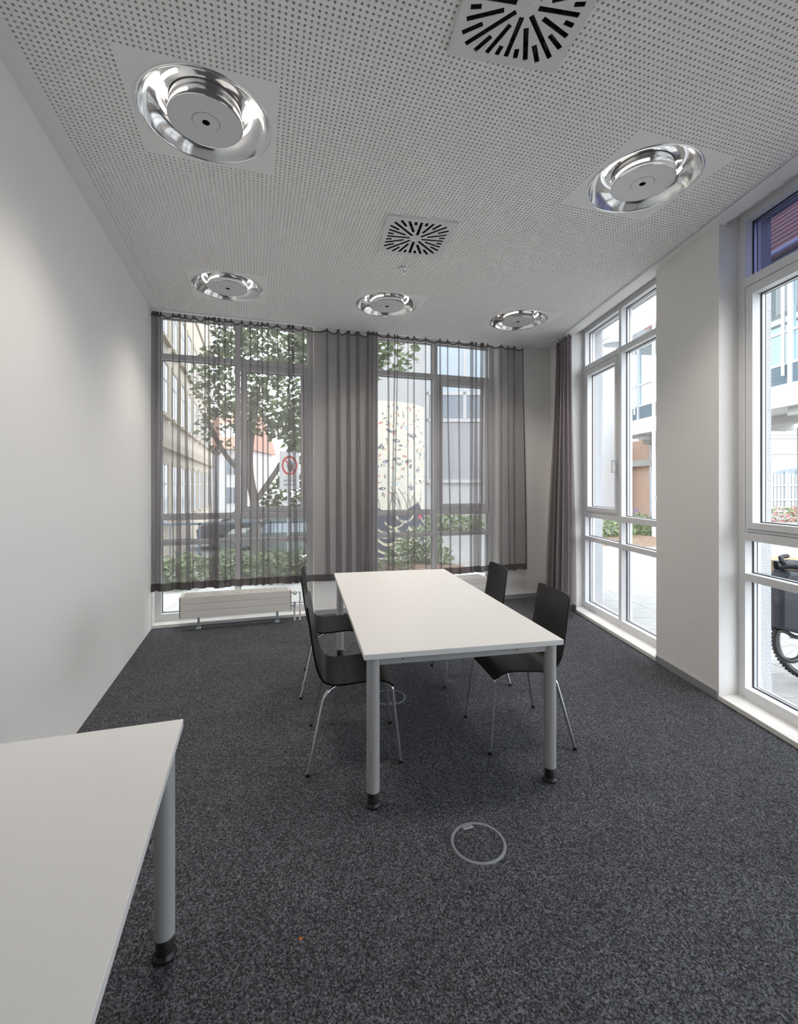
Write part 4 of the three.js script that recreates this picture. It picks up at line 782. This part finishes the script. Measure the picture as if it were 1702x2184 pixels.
// bicycle with pannier, leaning outside the window with the tinted pane
{
  const t = thing('bicycle', 'parked bicycle with rack and lock cable outside the window', 'bicycle', E3(3.29, 3.62, -0.03), -YAW - 0.08);
  const R = 0.335, y = R + 0.012, darkMetal = M.black, wheel = (cx) => {
    const w = part('wheel', [new THREE.TorusGeometry(R - 0.012, 0.022, 12, 60).translate(cx, y, 0)], M.rubber, t), kn = [];
    for (let k = 0; k < 70; k++) { const a = k / 70 * 6.283; for (const q of [-1, 1]) kn.push(bx(-0.006, 0.006, -0.004, 0.006, -0.006, 0.006).translate(0, R + 0.008, q * 0.011).rotateZ(a + q * 0.03).translate(cx, y, 0)); }
    part('tread', kn, M.rubber, w, 'stuff'); part('rim', new THREE.TorusGeometry(R - 0.04, 0.01, 10, 60).translate(cx, y, 0), M.alu, w);
    part('hub', new THREE.CylinderGeometry(0.02, 0.02, 0.09, 16).rotateX(Math.PI / 2).translate(cx, y, 0), M.alu, w);
    for (let k = 0; k < 24; k++) { const a = k / 24 * 6.283; part('spoke', bar([cx + 0.02 * Math.cos(a), y + 0.02 * Math.sin(a), (k % 2 - 0.5) * 0.06], [cx + (R - 0.045) * Math.cos(a), y + (R - 0.045) * Math.sin(a), 0], 0.0012, 5), M.alu, w); }
  };
  wheel(0); wheel(1.06);
  part('frame', [bar([0, y, 0.05], [0.44, 0.3, 0.02], 0.011), bar([0, y, 0.05], [0.3, 0.78, 0.02], 0.009), bar([0, y, -0.05], [0.44, 0.3, -0.02], 0.011), bar([0, y, -0.05], [0.3, 0.78, -0.02], 0.009), bar([0.44, 0.3, 0], [0.27, 0.86, 0], 0.017), bar([0.44, 0.3, 0], [0.9, 0.82, 0], 0.019), bar([0.3, 0.78, 0], [0.88, 0.9, 0], 0.017), bar([0.87, 0.98, 0], [1.06, y, 0], 0.015)], std(0.5, 0.04, 0.05, 0.3), t);
  part('saddle', new THREE.SphereGeometry(0.13, 20, 12).scale(1, 0.28, 0.55).translate(0.26, 0.95, 0), M.rubber, t); part('seat_post', bar([0.27, 0.85, 0], [0.255, 0.93, 0], 0.013), M.alu, t);
  part('handlebar', tube([[0.9, 1.05, -0.29], [0.94, 1.05, -0.12], [0.87, 1.04, 0], [0.94, 1.05, 0.12], [0.9, 1.05, 0.29]], 0.012, 30, 10), M.black, t);
  part('crank', [bar([0.44, 0.3, 0.05], [0.57, 0.22, 0.05], 0.009), bar([0.44, 0.3, -0.05], [0.31, 0.38, -0.05], 0.009), new THREE.TorusGeometry(0.09, 0.005, 6, 30).translate(0.44, 0.3, 0.04)], M.alu, t);
  part('mudguard', new THREE.TorusGeometry(R + 0.03, 0.025, 6, 30, 2.4).rotateZ(0.55).translate(0, y, 0), M.black, t);
  part('rack', [bar([-0.2, 0.735, 0.06], [0.26, 0.74, 0.06], 0.006), bar([-0.2, 0.735, -0.06], [0.26, 0.74, -0.06], 0.006), bar([0, y, 0.06], [-0.08, 0.735, 0.06], 0.005), bar([0, y, -0.06], [-0.08, 0.735, -0.06], 0.005), bar([-0.2, 0.735, -0.06], [-0.2, 0.735, 0.06], 0.006)], M.black, t);
  part('kickstand', [bar([0.02, 0.33, 0.08], [-0.3, 0.385, 0.12], 0.009), bar([0.02, 0.35, 0.08], [-0.3, 0.405, 0.13], 0.007)], M.chrome, t);
  const pn = thing('pannier_bag', 'black roll-top pannier bag hanging on the bicycle rack', 'bag', t.position.toArray(), t.rotation.y);
  const sh = new THREE.Shape([[-0.41, 0.50], [-0.22, 0.45], [-0.03, 0.46], [0.0, 0.54], [0.0, 0.74], [-0.03, 0.85], [-0.37, 0.88], [-0.41, 0.80]].map(([a, b]) => new THREE.Vector2(a, b)));
  part('bag_body', new THREE.ExtrudeGeometry(sh, { depth: 0.11, bevelEnabled: true, bevelSize: 0.03, bevelThickness: 0.03, bevelSegments: 5 }).translate(0, 0, 0.10), std(0.02, 0.023, 0.032, 0.35), pn);
  part('roll_top', tube([[-0.42, 0.94, 0.15], [-0.3, 0.95, 0.16], [-0.14, 0.91, 0.15], [0.0, 0.88, 0.15]], 0.035, 24, 10), std(0.02, 0.023, 0.032, 0.35), pn); part('buckle_strap', tube([[-0.38, 0.95, 0.2], [-0.40, 1.0, 0.17], [-0.33, 1.01, 0.14]], 0.016, 20, 8), M.black, pn);
  const tx = canvasTex(256, 64, (g, w, h) => { g.fillStyle = '#2a2d36'; g.fillRect(0, 0, w, h); g.fillStyle = '#e8eaee'; g.font = 'bold 50px sans-serif'; g.textAlign = 'center'; g.textBaseline = 'middle'; g.fillText('VAUDE', w / 2, h / 2 + 2); });
  part('lettering', new THREE.PlaneGeometry(0.075, 0.019).translate(-0.30, 0.735, 0.2415), std(1, 1, 1, 0.5, { map: tx }), pn);
    part('lock_cable', tube([[-0.44, 0.46, 0.2], [-0.47, 0.38, 0.21], [-0.45, 0.29, 0.22], [-0.38, 0.245, 0.22], [-0.30, 0.26, 0.21], [-0.25, 0.34, 0.2], [-0.16, 0.39, 0.16], [-0.05, 0.43, 0.1], [0.05, 0.44, 0.05]], 0.019, 60, 10), M.rubber, t);
  part('lock_cable', tube([[-0.44, 0.46, 0.2], [-0.38, 0.45, 0.19], [-0.28, 0.40, 0.15], [-0.1, 0.37, 0.08]], 0.015, 30, 8), M.rubber, t);
  const bxo = solo('cardboard_box', [rb(-0.36, 0.02, 0.745, 0.96, -0.16, 0.06, 0.004)], std(0.42, 0.3, 0.18, 0.9), 'tan cardboard box lying on the bicycle rack', 'box'); bxo.position.copy(t.position); bxo.rotation.y = t.rotation.y;
}
shade(scene);
scene.traverse((o) => { if (o.isMesh && (o.material === M.glass || o.material === M.tinted)) o.castShadow = false; });
renderer.render(scene, camera);
